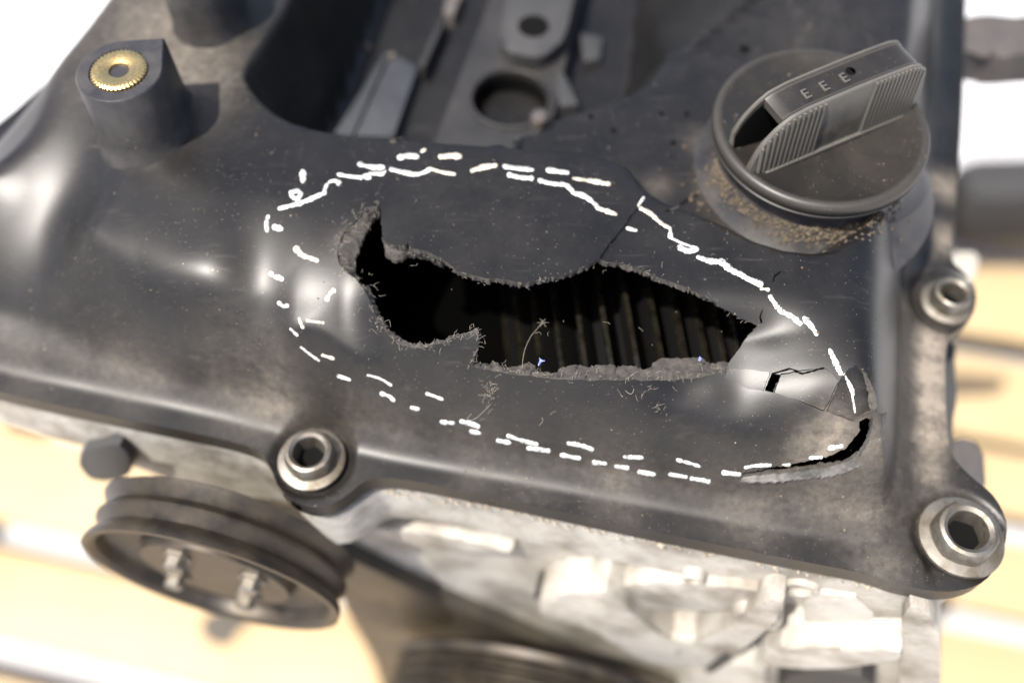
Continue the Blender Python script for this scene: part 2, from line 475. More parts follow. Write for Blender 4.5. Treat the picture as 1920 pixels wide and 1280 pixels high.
# ---- the break, traced on the surface
flap_low = [(718, 458), (735, 466), (752, 468), (766, 462), (770, 472), (800, 478), (830, 492), (856, 516), (890, 525), (940, 531), (980, 538), (1010, 531), (1060, 521), (1100, 506), (1125, 487)]
right_up = [(1125, 487), (1165, 494), (1200, 505), (1240, 522), (1285, 538), (1340, 567), (1380, 592), (1420, 610)]
right_dn = [(1420, 610), (1402, 630), (1385, 655), (1375, 668), (1365, 682), (1360, 700)]
low = [(1360, 700), (1330, 703), (1310, 708), (1270, 712), (1230, 713), (1150, 713), (1050, 711), (950, 701), (887, 686)]
spike = [(887, 686), (894, 655), (898, 629), (894, 615), (881, 622), (870, 629), (855, 630), (838, 640), (803, 650), (773, 652), (749, 645)]
left = [(749, 645), (727, 628), (711, 606), (700, 580), (690, 556), (676, 535), (655, 515), (636, 495), (634, 462), (652, 426), (683, 398), (713, 386)]
flap_left = [(713, 386), (714, 420), (718, 458)]
j = lambda p, a=1.2: dens(dens(p, 14, a * 1.1), 3, a * .35)
e_flow, e_rup, e_rdn, e_low, e_spk, e_left, e_fl = j(flap_low, 1.4), j(right_up), j(right_dn, .6), j(low, 1.0), j(spike, .7), j(left, 1.4), j(flap_left, .5)
crackR = j([(1125, 487), (1160, 440), (1190, 400), (1211, 370)], .8)
crackL = j([(748, 244), (744, 262), (728, 300), (720, 335), (714, 370), (713, 386)], .6)
rim = dens([(1211, 370), (1190, 332), (1163, 294), (1100, 272), (960, 256), (748, 244)], 8)
def seal(*ls):
    out = [ls[0]]
    for l in ls[1:]: out.append(l[1:])
    return np.concatenate(out)[:-1]
hole_px = seal(e_fl, e_flow, e_rup, e_rdn, e_low, e_spk, e_left)
flap_px = seal(e_fl, e_flow, crackR, rim, crackL)
gap_px = dens([(1624, 783), (1611, 790), (1613, 806), (1598, 826), (1584, 842), (1560, 853), (1520, 862), (1470, 872), (1420, 881), (1384, 888), (1396, 894), (1450, 890), (1500, 884), (1550, 877), (1588, 872), (1610, 858), (1628, 830), (1634, 806), (1634, 786)], 6, .9, True)
slot_px = dens([(1447, 699), (1464, 702), (1450, 736), (1434, 732)], 6, .5, True)
chipA_px = dens([(1464, 700), (1500, 694), (1548, 690), (1562, 700), (1572, 716), (1556, 752), (1544, 771), (1490, 748), (1451, 736)], 7, .6, True)
chipB_px = dens([(1576, 708), (1592, 690), (1604, 684), (1624, 700), (1640, 734), (1645, 764), (1618, 782), (1598, 790), (1550, 771), (1562, 745)], 7, .8, True)
chipC_px = dens([(1366, 690), (1400, 692), (1444, 697), (1432, 733), (1400, 728), (1372, 716), (1355, 706)], 7, .6, True)
crack_px = [dens([(1447, 699), (1480, 689), (1505, 697), (1545, 688), (1547, 691), (1505, 701), (1482, 693), (1449, 702)], 5, .4, True),
            dens([(1426, 606), (1424, 592), (1430, 577), (1433, 578), (1428, 593), (1430, 606)], 5, .3, True),
            dens([(1448, 527), (1452, 515), (1464, 508), (1477, 507), (1477, 510), (1465, 511), (1455, 518), (1451, 528)], 5, .3, True),
            dens([(1247, 395), (1268, 387), (1290, 372), (1318, 360), (1319, 363), (1292, 376), (1270, 391), (1248, 398)], 5, .4, True)]
HOLE, FLAP, GAP, SLOT = S(hole_px), S(flap_px), S(gap_px), S(slot_px)
CHIPS = [S(chipA_px), S(chipB_px), S(chipC_px)]
CRACKS = [S(c) for c in crack_px]

# ---- triangulate the plan with every torn edge as a real edge
def grid(x0, x1, y0, y1, s):
    X, Y = np.meshgrid(np.arange(x0, x1, s), np.arange(y0, y1, s))
    Y = Y + (np.arange(X.shape[1]) % 2) * s * .5
    return np.stack([X.ravel(), Y.ravel()], 1)
g1 = grid(-27, 27, -6, 43, .26)
g2 = grid(-27, 15.6, -4.6, 8.5, .13)
d1 = sdist(g1, Fpoly); g1 = g1[(d1 > .12)]
nb = (g1[:, 0] < 15.5) & (g1[:, 1] < 8.4)
g1 = g1[~nb]
d2 = sdist(g2, Fpoly); g2 = g2[d2 > .07]
loops = [Fpoly, HOLE, FLAP, GAP, SLOT] + CHIPS + CRACKS
allc = np.concatenate(loops)
G = np.concatenate([g1, g2])
g3 = grid(-24, 24, -6, 27, .065)
g3 = g3[segdist(g3, VAL) < .5]
g3 = g3[segdist(g3, VAL) < .45]; g3 = g3[sdist(g3, Fpoly) > .1]
G = np.concatenate([G[segdist(G, VAL) >= .5], g3])
g4 = grid(-24, 16, -6, 6, .065)
dl = np.minimum(segdist(g4, Bpoly), segdist(g4, DOME)); g4 = g4[(dl < .3) & (sdist(g4, Fpoly) > .05)]
G = np.concatenate([G[np.minimum(segdist(G, Bpoly), segdist(G, DOME)) >= .32], g4])
near = np.zeros(len(G), bool)
for lp in loops[1:]:
    bb0, bb1 = lp.min(0) - .2, lp.max(0) + .2
    idx = np.where((G > bb0).all(1) & (G < bb1).all(1))[0]
    near[idx] |= segdist(G[idx], lp) < .045
G = G[~near]
verts = [Vector(p) for p in np.concatenate([allc, G])]
edges = []
o_ = 0
for lp in loops:
    n = len(lp); edges += [(o_ + i, o_ + (i + 1) % n) for i in range(n)]; o_ += n
vo, eo, fo = delaunay_2d_cdt(verts, edges, [], 0, 1e-5)[:3]
PV = np.array([(v.x, v.y) for v in vo]); PT = np.array(fo, int)
cen = PV[PT].mean(1)
a_, b_, c_ = PV[PT[:, 0]], PV[PT[:, 1]], PV[PT[:, 2]]
area = (b_[:, 0] - a_[:, 0]) * (c_[:, 1] - a_[:, 1]) - (b_[:, 1] - a_[:, 1]) * (c_[:, 0] - a_[:, 0])
PT = np.where((area < 0)[:, None], PT[:, ::-1], PT)
keep = (np.abs(area) > 1e-7) & inpoly(cen, Fpoly)
PT, cen = PT[keep], cen[keep]
lab = np.zeros(len(PT), int)
lab[inpoly(cen, FLAP)] = 2
for i, c in enumerate(CHIPS): lab[inpoly(cen, c)] = 3 + i
for pz in [HOLE, GAP, SLOT] + CRACKS: lab[inpoly(cen, pz)] = 1
PZ = H_soft(PV)
# dust lies where dust collects: centre (photo), reach (cm), amount
DB = [((290, 60), 2.6, 1.0), ((380, 150), 1.5, .6), ((700, 800), 2.0, .03), ((1000, 790), 3., .03), ((1560, 825), .45, 1.6), ((1500, 840), .4, .9), ((900, 895), .7, .3), ((1150, 945), .8, .35), ((1400, 970), 1., .4), ((1600, 950), 1.2, .3),
      ((1000, 925), .7, .3), ((250, 735), 1.0, .2), ((60, 705), 1., .2), ((460, 730), 1.2, .4), ((520, 760), .8, .6), ((900, 420), 2.2, .05), ((1400, 440), 1.2, .25), ((1500, 420), .9, .8), ((1360, 350), .8, .9), ((1320, 270), .5, .6), ((1230, 350), .5, .5),
      ((660, 460), .5, .6), ((1744, 640), .55, 2.4), ((1744, 700), .55, 2.4), ((1744, 760), .55, 2.4), ((1744, 820), .55, 2.4), ((1740, 880), .5, 2.), ((1765, 350), .6, 1.8), ((1765, 450), .6, 1.9), ((1700, 470), .7, .8), ((1690, 560), .4, .5), ((1560, 820), .9, .5), ((1640, 820), .5, .8), ((1750, 960), .8, .5), ((1650, 1060), .8, .6), ((150, 600), 2, .06), ((1500, 40), 2.5, .15)]
DC = S([d[0] for d in DB])
def dustat(P):
    s = np.zeros(len(P))
    for c, (_, r, a) in zip(DC, DB): s = s + a * np.exp(-((P - c) ** 2).sum(1) / r ** 2)
    dB = np.maximum(sdist(P, Bpoly), 0)
    s = s + .42 * sstep(6, 3, P[:, 1]) * np.exp(-((dB - .75) / .55) ** 2) * (.35 + .9 * vnoise(P, .9, 8))
    return np.clip(s, 0, 3)
def sheet(name, sel, parent, mats, thick=.22, zoff=0., xf=None, outer=None, botjag=.025):
    """one piece of the shell: top skin, under skin and torn rim"""
    T = PT[sel]
    used, inv = np.unique(T, return_inverse=True)
    T = inv.reshape(-1, 3)
    P = PV[used]; V = np.column_stack([P, PZ[used] + zoff])
    fn = np.cross(V[T[:, 1]] - V[T[:, 0]], V[T[:, 2]] - V[T[:, 0]])
    vn = np.zeros_like(V)
    for k in range(3): np.add.at(vn, T[:, k], fn)
    vn /= np.linalg.norm(vn, axis=1)[:, None] + 1e-12
    B = V - vn * thick
    n = len(V)
    E = np.concatenate([T[:, [0, 1]], T[:, [1, 2]], T[:, [2, 0]]])
    key = np.minimum(E[:, 0], E[:, 1]) * n + np.maximum(E[:, 0], E[:, 1])
    u, ix, cnt = np.unique(key, return_index=True, return_counts=True)
    be = E[ix[cnt == 1]]
    isout = np.zeros(len(be), bool)
    if outer is not None:
        isout = segdist(P[be].mean(1), outer) < .02
    bv = np.unique(be[~isout])
    if len(bv): B[bv] += rng.normal(0, botjag, (len(bv), 3)) * [1, 1, .8]
    ob = np.unique(be[isout])
    if len(ob): B[ob] = V[ob] - [0, 0, .75]
    if xf is not None: V = xf(V); B = xf(B)
    R1 = np.concatenate([V[be[:, 0]], V[be[:, 1]], B[be[:, 0]], B[be[:, 1]]])
    m = len(be); o = 2 * n; ar = np.arange(m)
    # share rim vertices so the rim is shaded smoothly along its length
    allV = np.concatenate([V, B, V, B])
    q1 = np.column_stack([be[:, 1] + 2 * n, be[:, 0] + 2 * n, be[:, 0] + 3 * n]); q2 = np.column_stack([be[:, 1] + 2 * n, be[:, 0] + 3 * n, be[:, 1] + 3 * n])
    TT = np.concatenate([T, T[:, ::-1] + n, q1, q2])
    mi = np.concatenate([np.zeros(len(T), int), np.ones(len(T), int), np.where(isout, 0, 2), np.where(isout, 0, 2)])
    used2, inv2 = np.unique(TT, return_inverse=True)
    me = np_mesh(name, allV[used2], inv2.reshape(-1, 3))
    me.polygons.foreach_set('material_index', mi.astype(np.int32)[:len(me.polygons)])
    at = me.attributes.new('dust', 'FLOAT', 'POINT')
    dd = np.tile(dustat(P), 4)[used2]
    at.data.foreach_set('value', dd.astype(np.float32))
    me.shade_smooth()
    e = .05
    def gh(dx, dy): return H_soft(P + [dx, dy])
    N = np.column_stack([-(gh(e, 0) - gh(-e, 0)) / (2 * e), -(gh(0, e) - gh(0, -e)) / (2 * e), np.ones(n)])
    if xf is not None:
        c0 = P.mean(0); q = np.array([[*c0, 0], [c0[0] + 1, c0[1], 0], [c0[0], c0[1] + 1, 0]], float); r_ = xf(q)
        N[:, 0] -= r_[1, 2] - r_[0, 2]; N[:, 1] -= r_[2, 2] - r_[0, 2]
    N /= np.linalg.norm(N, axis=1)[:, None]
    vn2 = np.zeros((len(me.vertices), 3), np.float32)
    me.vertex_normals.foreach_get('vector', vn2.ravel())
    nv = np.array([v.vector for v in me.vertex_normals]) if not vn2.any() else vn2
    topm = used2 < n
    nv = nv.copy(); nv[topm] = N[used2[topm]]
    me.normals_split_custom_set_from_vertices(nv.tolist())
    return link(name, me, mats, parent)

# =================================================================== ENGINE
engine = empty('engine', (0, 10, -62))
engine['label'] = 'used car engine with smashed black plastic valve cover standing on a wooden pallet'
engine['category'] = 'engine'
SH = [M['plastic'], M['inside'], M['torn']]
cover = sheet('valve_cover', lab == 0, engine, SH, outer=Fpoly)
cover['label'] = 'black plastic valve cover broken open at the front'
# the plate that has cracked loose above the hole: tipped a touch, so its edges stand proud
fc = FLAP.mean(0)
def tilt(c, ax, ay, dz, shrink=.997):
    def f(V):
        V = V.copy()
        dx, dy = V[:, 0] - c[0], V[:, 1] - c[1]
        V[:, 0] = c[0] + dx * shrink; V[:, 1] = c[1] + dy * shrink
        V[:, 2] += dz + ax * dx + ay * dy
        return V
    return f
FLAP_T = tilt(fc, -.008, -.02, .12, .994)
flap = sheet('cracked_plate', lab == 2, cover, SH, xf=FLAP_T)
flap['label'] = 'flat loose plate cracked free above the hole'
def lay(c, tx, ty, k, dz, sh):
    """a chip knocked askew: k of the way from the shell's own slope to (tx, ty)"""
    m = c.mean(0); e = .12
    gx = (H(m[None] + [e, 0]) - H(m[None] - [e, 0]))[0] / (2 * e); gy = (H(m[None] + [0, e]) - H(m[None] - [0, e]))[0] / (2 * e)
    return tilt(m, (tx - gx) * k, (ty - gy) * k, dz, sh)
chip_t = [lay(CHIPS[0], .40, .40, .5, -.0, .975), tilt(CHIPS[1].mean(0), -.30, .25, -.14, .96), lay(CHIPS[2], .28, .52, .5, -.01, .98)]
_old = [tilt(CHIPS[0].mean(0), .10, -.22, -.03, .975), tilt(CHIPS[1].mean(0), -.30, .25, -.14, .96), tilt(CHIPS[2].mean(0), .08, -.16, -.02, .98)]
for i in range(3):
    sheet('broken_chip', lab == 3 + i, cover, SH, xf=chip_t[i], thick=.24)

def surfz(P):
    """top of whatever is at P: shell or loose piece"""
    z = H_soft(P)
    V = np.column_stack([P, z])
    m = inpoly(P, FLAP)
    z = np.where(m, FLAP_T(V)[:, 2], z)
    for c, t in zip(CHIPS, chip_t):
        m = inpoly(P, c); z = np.where(m, t(V)[:, 2], z)
    return z

# ---- torn faces: shards left standing along the break
def torn_strip(name, outer_px, inner_px, zdrop0, zdrop1, nz=6, jag=.02, m_='torn'):
    A = S(dens(outer_px, 4, .6)); m = len(A)
    Bp = dens(inner_px, 3, .8)
    s = np.linspace(0, 1, m)
    sb = np.concatenate([[0], np.cumsum(np.hypot(*np.diff(Bp, axis=0).T))]); sb /= sb[-1]
    Bp = np.column_stack([np.interp(s, sb, Bp[:, 0]), np.interp(s, sb, Bp[:, 1])])
    zA = H(A)
    za, zb = zA - zdrop0, zA - zdrop1
    B = np.stack([W(u, v, z) for (u, v), z in zip(Bp, zb)])
    V, F = [], []
    for i in range(nz + 1):
        k = i / nz
        P = A * (1 - k) + B * k; z = za * (1 - k) + zb * k
        js = jag * (1 if 0 < i else .2)
        V += [(x + rng.normal(0, js), y + rng.normal(0, js), q + rng.normal(0, js) - .02) for (x, y), q in zip(P, z)]
    for i in range(nz):
        for q in range(m - 1):
            F.append((i * m + q, i * m + q + 1, (i + 1) * m + q + 1, (i + 1) * m + q))
    # give it a back so that it is solid
    n = len(V)
    V += [(x, y + .02, z - .12) for x, y, z in V]
    F += [tuple(f + n for f in reversed(fc_)) for fc_ in F]
    me = mesh(name, V, F)
    me.shade_smooth()
    return link(name, me, M[m_], cover)
torn_strip('torn_lip', [(714, 384), (683, 397), (652, 426), (634, 462), (636, 497), (655, 517), (676, 537)], [(714, 398), (698, 414), (684, 440), (674, 462), (667, 484), (667, 512), (679, 537)], .0, .30)
torn_strip('torn_lip', [(1362, 700), (1310, 709), (1230, 714), (1150, 714)], [(1366, 680), (1350, 676), (1335, 682), (1310, 668), (1280, 672), (1240, 670), (1222, 684), (1206, 692), (1190, 686), (1160, 684)], .0, .34)
torn_strip('torn_lip', [(1160, 714), (1050, 712), (950, 702), (886, 686)], [(1160, 690), (1150, 683), (1120, 684), (1105, 690), (1080, 682), (1055, 688), (1040, 698), (1010, 696), (990, 680), (975, 684), (950, 690), (925, 677), (905, 684), (887, 682)], .0, .32)
torn_strip('torn_lip', [(679, 537), (700, 580), (711, 607), (727, 629), (749, 646), (773, 653)], [(690, 535), (707, 576), (719, 602), (735, 622), (757, 637), (777, 645)], .0, .25)
torn_strip('torn_lip', [(720, 456), (745, 468), (768, 463), (800, 478), (830, 493)], [(722, 478), (740, 490), (768, 480), (775, 478), (800, 484), (832, 499)], .02, .33)
torn_strip('bent_lip', [(1632, 786), (1630, 806), (1622, 827), (1605, 854), (1585, 868), (1550, 878), (1500, 885), (1440, 891), (1392, 895)], [(1662, 770), (1660, 800), (1645, 834), (1622, 866), (1590, 884), (1550, 893), (1500, 898), (1440, 903), (1388, 902)], -.09, -.0, jag=.007, m_='stress')

# ---- white marker dashes along the cracks
PM = [  # (points, width px, worn)
 ([(568, 322), (568, 340)], 15, 0), ([(545, 361), (560, 357), (566, 366), (553, 374), (546, 366)], 9, 0), ([(524, 391), (545, 386), (575, 377), (608, 362)], 10, 0), ([(556, 374), (562, 382)], 12, 0),
 ([(608, 362), (611, 348), (622, 338), (638, 341), (634, 346)], 8, 0), ([(503, 406), (499, 418), (501, 432)], 11, 0), ([(516, 426), (527, 429)], 14, 0),
 ([(674, 308), (696, 314), (718, 314)], 11, 0), ([(676, 309), (676, 309.5)], 15, 0), ([(634, 327), (655, 331), (677, 333)], 8, 0), ([(684, 330), (692, 332)], 14, 0), ([(694, 325), (722, 326)], 10, 0),
 ([(750, 300), (768, 296), (782, 298)], 14, 0), ([(790, 289), (797, 285)], 6, 1), ([(733, 322), (756, 328), (781, 333), (800, 326), (808, 321)], 10, 0), ([(808, 321), (830, 328), (853, 331)], 8, 1),
 ([(827, 298), (845, 296), (862, 297)], 14, 1), ([(886, 324), (902, 318), (929, 314)], 13, 1), ([(946, 316), (968, 319), (998, 322)], 10, 0), ([(956, 332), (975, 337), (996, 338)], 11, 0),
 ([(1028, 322), (1046, 325), (1064, 327)], 11, 0), ([(1075, 338), (1105, 342), (1124, 344)], 9, 1), ([(1110, 343), (1122, 345)], 12, 0), ([(1130, 347), (1142, 348)], 9, 1),
 ([(1011, 342), (1036, 349), (1060, 349), (1070, 358), (1076, 366)], 11, 0), ([(1076, 366), (1094, 370), (1108, 380), (1118, 390), (1122, 396)], 11, 0), ([(1120, 394), (1138, 400), (1155, 406)], 10, 1),
 ([(1206, 374), (1196, 389)], 6, 0), ([(1202, 391), (1220, 400), (1232, 412)], 10, 1), ([(1232, 412), (1244, 422), (1257, 428)], 9, 1), ([(1257, 433), (1257, 443)], 11, 0), ([(1258, 446), (1280, 457), (1307, 465)], 5, 0),
 ([(1275, 464), (1290, 472), (1306, 467)], 14, 0), ([(1177, 428), (1193, 432)], 10, 0), ([(1309, 482), (1330, 490), (1353, 491)], 13, 0), ([(1353, 491), (1370, 506), (1388, 514)], 16, 0), ([(1388, 514), (1404, 524), (1425, 532)], 14, 0),
 ([(1428, 541), (1440, 543)], 8, 1), ([(1444, 556), (1462, 582), (1470, 586)], 13, 0), ([(1470, 586), (1486, 594), (1500, 606)], 14, 0), ([(1508, 596), (1522, 612), (1531, 626)], 15, 0), ([(1556, 656), (1566, 678), (1576, 699)], 13, 0),
 ([(1584, 706), (1596, 722), (1602, 734)], 12, 0), ([(1600, 735), (1605, 752), (1608, 764)], 6, 0), ([(556, 467), (566, 479), (580, 483), (594, 488)], 14, 1), ([(508, 513), (518, 519), (528, 523)], 12, 0),
 ([(523, 568), (531, 575), (538, 573)], 9, 0), ([(561, 597), (564, 606), (568, 614)], 8, 1), ([(576, 601), (590, 603), (606, 605)], 6, 1), ([(614, 560), (618, 551), (625, 545)], 12, 1), ([(545, 617), (557, 628)], 6, 0),
 ([(565, 651), (582, 665), (598, 676)], 5, 0), ([(605, 666), (625, 672)], 7, 1), ([(635, 705), (656, 712)], 8, 0), ([(690, 703), (715, 710), (733, 722)], 5, 0), ([(716, 738), (730, 742), (738, 750)], 9, 0),
 ([(801, 738), (829, 748)], 8, 0), ([(771, 764), (784, 767)], 9, 0), ([(828, 791), (850, 793)], 10, 0), ([(865, 790), (880, 793), (896, 799)], 10, 0), ([(884, 809), (900, 812)], 9, 0), ([(934, 826), (956, 830)], 10, 0),
 ([(953, 817), (975, 825), (1006, 833)], 9, 0), ([(991, 840), (1028, 845)], 10, 0), ([(1066, 831), (1088, 834), (1110, 842)], 9, 0), ([(1053, 853), (1086, 859)], 10, 0), ([(1170, 856), (1203, 858)], 9, 0),
 ([(1114, 867), (1135, 869)], 10, 0), ([(1155, 874), (1176, 877)], 10, 0), ([(1200, 885), (1227, 889)], 10, 0), ([(1270, 862), (1290, 867), (1311, 874)], 8, 0), ([(1256, 889), (1286, 894)], 9, 0), ([(1297, 897), (1328, 902)], 10, 0),
 ([(1358, 886), (1386, 889)], 11, 0), ([(1398, 876), (1420, 872), (1445, 872)], 8, 0), ([(1468, 871), (1480, 871)], 6, 1), ([(1519, 858), (1540, 857)], 8, 0), ([(1556, 840), (1578, 836)], 11, 0), ([(1441, 901), (1452, 902)], 7, 0), ([(1484, 898), (1494, 898)], 5, 0)]
def paint_mark(pts, wpx, worn):
    c = dens(chaikin(pts, 1), 3.0)
    if len(c) < 2: return
    T = np.gradient(c, axis=0); T /= np.hypot(*T.T)[:, None] + 1e-9
    N = np.column_stack([-T[:, 1], T[:, 0]])
    n = len(c); r = wpx * .82 / 2 * (.86 + .20 * rng.normal(0, 1, n).clip(-1.4, 1.2))
    r *= .93 + .1 * np.sin(np.linspace(0, 5, n) + rng.random() * 6)
    L_ = c + N * r[:, None]; Rr = c - N * (r * (1 + rng.normal(0, .06, n)))[:, None]
    capn = 5
    th = np.linspace(0, math.pi, capn + 2)[1:-1]
    e = [c[-1] + r[-1] * (N[-1] * math.cos(t) + T[-1] * math.sin(t)) for t in th]
    s = [c[0] + r[0] * (-N[0] * math.cos(t) - T[0] * math.sin(t)) for t in th]
    out = np.array(list(L_) + e + list(Rr[::-1]) + s)
    X = S(np.concatenate([out, c]))
    m = len(out)
    z = surfz(X)
    top = np.column_stack([X, z + .008]); top[m:, 2] += .006
    bot = np.column_stack([X[:m], z[:m] - .02])
    V = np.concatenate([top, bot]); F = []
    idx = lambda k: m + min(max(k, 0), n - 1)
    for i in range(m):
        k = (i + 1) % m
        def near_(a): return idx(a if a < n else (n - 1 if a < n + capn else (2 * n + capn - 1 - a if a < 2 * n + capn else 0)))
        a, b = near_(i), near_(k)
        F.append((i, k, b) if a == b else (i, k, b, a))
        F.append((k, i, m + n + i, m + n + k))
    me = mesh('paint_mark', V, F)
    bm = bmesh.new(); bm.from_mesh(me); bmesh.ops.recalc_face_normals(bm, faces=bm.faces); bm.to_mesh(me); bm.free()
    at = me.attributes.new('core', 'FLOAT', 'POINT')
    at.data.foreach_set('value', np.array([0.] * m + [1. if wpx > 8 else .4] * n + [0.] * m, np.float32))
    me.shade_smooth()
    link('paint_mark', me, M['paint_worn' if worn else 'paint'], cover)
for p in PM: paint_mark(*p)

# ---- threaded boss with its brass insert
def boss_outline(r, corner=True, n=40):
    """round boss with one square corner away to the right"""
    out = []
    a0, a1 = R(95), R(95 + 275)
    for i in range(n + 1):
        t = a0 + (a1 - a0) * i / n
        out.append((r * math.cos(t), r * math.sin(t)))
    c = R(52)
    out.append((1.38 * r * math.cos(c), 1.38 * r * math.sin(c)))
    return np.array(out)
def boss(name, c, r, zt, hole):
    o = boss_outline(r)
    bm = bmesh.new()
    lev = [(-1.3, 1.25), (-.35, 1.2), (-.1, 1.12), (.1, 1.06), (.5, 1.03), (zt - .06, .985), (zt - .015, .965)]
    rings = [[bm.verts.new((x * k, y * k, z)) for x, y in o] for z, k in lev]
    n = len(o)
    for A, B in zip(rings, rings[1:]):
        for i in range(n): bm.faces.new((A[i], A[(i + 1) % n], B[(i + 1) % n], B[i]))
    # top ring down into the bore
    prev = rings[-1]
    hr = hole
    for kz, kr in ((zt, .95), (zt, None), (zt - .06, None)):
        if kr: ring = [bm.verts.new((x * kr, y * kr, kz)) for x, y in o]
        else:
            ring = []
            for x, y in o:
                l = math.hypot(x, y); ring.append(bm.verts.new((x / l * hr, y / l * hr, kz)))
        for i in range(n): bm.faces.new((prev[i], prev[(i + 1) % n], ring[(i + 1) % n], ring[i]))
        prev = ring
    bm.faces.new(prev)
    return bm_obj(name, bm, M['boss'], cover, (c[0], c[1], 0), angle=35)
bz = 2.4
b1 = boss('threaded_boss', BOSS, 1.28, bz, .88)
b2 = boss('threaded_boss', BOSS2, 1.12, bz + .1, .7)
bm = bmesh.new()                                    # knurled ring
n = 160
pr = [(.80, -.05), (.80, .05), (.73, .09), (.46, .09), (.30, .03), (.25, -.5)]
rings = []
for k, (r, z) in enumerate(pr):
    rings.append([bm.verts.new(((r + (.035 * (.6 if (i // 2) % 2 else -.6) if k in (0, 1) else 0)) * math.cos(2 * math.pi * i / n), (r + (.035 * (.6 if (i // 2) % 2 else -.6) if k in (0, 1) else 0)) * math.sin(2 * math.pi * i / n), z)) for i in range(n)])
for A, B in zip(rings, rings[1:]):
    for i in range(n): bm.faces.new((A[i], A[(i + 1) % n], B[(i + 1) % n], B[i]))
ins = bm_obj('brass_insert', bm, M['brass'], cover, (BOSS[0], BOSS[1], bz - .02), angle=30)
bm = lathe([(.26, -.22), (.2, -.2), (0, -.2)], 24)
bm_obj('insert_bore', bm, M['socket'], cover, (BOSS[0], BOSS[1], bz))

# ---- filler neck and cap
zc = .15
C0 = np.array(W(1540, 232, zc + .6))
prn = [(4.3, -2.0), (3.7, -1.45), (3.2, -1.0), (2.95, -.5), (2.85, -.1), (2.85, zc + .1), (2.4, zc + .1)]
neck = bm_obj('filler_neck', lathe(prn, 72), M['boss'], cover, (C0[0], C0[1], 0))
capz = zc
ga, gb = W(1395, 318, capz + .6), W(1735, 178, capz + .6)
gd = (gb - ga) / np.hypot(*(gb - ga)); gang = math.atan2(gd[1], gd[0])
capm = Matrix.Translation((C0[0], C0[1], capz)) @ Matrix.Rotation(gang, 4, 'Z')
prc = [(2.7, 0), (3.12, 0), (3.24, .06), (3.27, .16), (3.22, .20), (3.27, .26), (3.27, .50), (3.2, .60), (3.06, .63), (2.94, .58), (2.6, .47), (2.0, .38), (1.2, .34), (0, .33)]
cap = bm_obj('oil_filler_cap', lathe(prc, 96), M['cap'], engine, mtx=capm, angle=50)
cap['label'] = 'round black oil filler cap with a ribbed bar grip'
BASE[cap.name] = Matrix()
def cap_part(name, bm, m, angle=35):
    bmesh.ops.recalc_face_normals(bm, faces=bm.faces)
    bm.transform(Matrix.Diagonal((CM, CM, CM, 1)))
    me = bpy.data.meshes.new(name); bm.to_mesh(me); bm.free()
    me.materials.append(m) if m else None
    o = bpy.data.objects.new(name, me); COL.objects.link(o); o.parent = cap
    smooth_by(me, angle)
    return o
xs = np.array([-3.05, -2.9, -2.7, -2.35, -1.95, -1.35, -.4, .5, 1.4, 2.3, 2.65, 2.9, 3.08, 3.14])
hs = np.array([.5, 1.15, 1.6, 2.0, 2.28, 2.4, 2.43, 2.45, 2.45, 2.42, 2.3, 2.05, 1.6, .5])
YF, YB = -.62, .50
top_h = lambda x: np.interp(x, xs, hs)
def wall_strip(y0, y1, xa, xb, zlow=.2, n=40):
    bm = bmesh.new(); X = np.linspace(xa, xb, n)
    q = [[bm.verts.new((x, y, z)) for x in X] for y, z in ()]
    lo0 = [bm.verts.new((x, y0 - .10, zlow)) for x in X]; hi0 = [bm.verts.new((x, y0 + .02, top_h(x) - .06)) for x in X]
    hm0 = [bm.verts.new((x, y0 + .06, top_h(x))) for x in X]
    hm1 = [bm.verts.new((x, y1 - .04, top_h(x))) for x in X]; hi1 = [bm.verts.new((x, y1, top_h(x) - .06)) for x in X]; lo1 = [bm.verts.new((x, y1, zlow)) for x in X]
    rows = [lo0, hi0, hm0, hm1, hi1, lo1]
    for A, B in zip(rows, rows[1:]):
        for i in range(n - 1): bm.faces.new((A[i], A[i + 1], B[i + 1], B[i]))
    for i in (0, n - 1):
        bm.faces.new([r[i] for r in rows])
    return bm
cap_part('grip_wall', wall_strip(YF, YF + .2, -3.0, 3.1), M['grip'])
cap_part('grip_wall', wall_strip(YB, YB + .16, -2.9, 3.1), M['grip'])
bm = bmesh.new(); X = np.linspace(-2.1, 3.1, 30)
rows = [[bm.verts.new((x, y, top_h(x) + dz)) for x in X] for y, dz in ((YF + .2, -.02), (YF + .3, -.05), (YB - .08, -.05), (YB, -.03), (YB, -.3), (YF + .2, -.3))]
rows.append(rows[0])
for A, B in zip(rows, rows[1:]):
    for i in range(len(X) - 1): bm.faces.new((A[i], A[i + 1], B[i + 1], B[i]))
bm.faces.new([r[0] for r in rows[:-1]])
cap_part('grip_top', bm, M['cap'])
bm = bmesh.new()                                     # closed right end of the bar
box(bm, (3.02, (YF + YB + .16) / 2, .8), (.12, YB - YF + .1, 1.3))
cap_part('grip_end', bm, M['grip'])
bm = bmesh.new(); X = np.linspace(-2.9, 3.0, 24)
rows = [[bm.verts.new((x, y, (np.maximum(top_h(x) * k - .12, .36) if k else .36))) for x in X] for y, k in ((YF + .205, .93), (YF + .21, 0), (YB - .125, 0), (YB - .125, .3), (YB - .03, .97))]
for A, B in zip(rows, rows[1:]):
    for i in range(len(X) - 1): bm.faces.new((A[i], A[i + 1], B[i + 1], B[i]))
cap_part('cavity_shade', bm, M['black'])  # black liner painting the shade inside the hollow grip
bm = lathe([(.0, -.01), (.13, -.01), (.135, .006), (.15, .008)], 20)
oh = cap_part('vent_shade', bm, M['black']); oh.location = (.55 * CM, .12 * CM, (top_h(.55) - .04) * CM)  # black disc laid on for the dark of the vent
bm = bmesh.new()                                     # bead along the foot of the grip
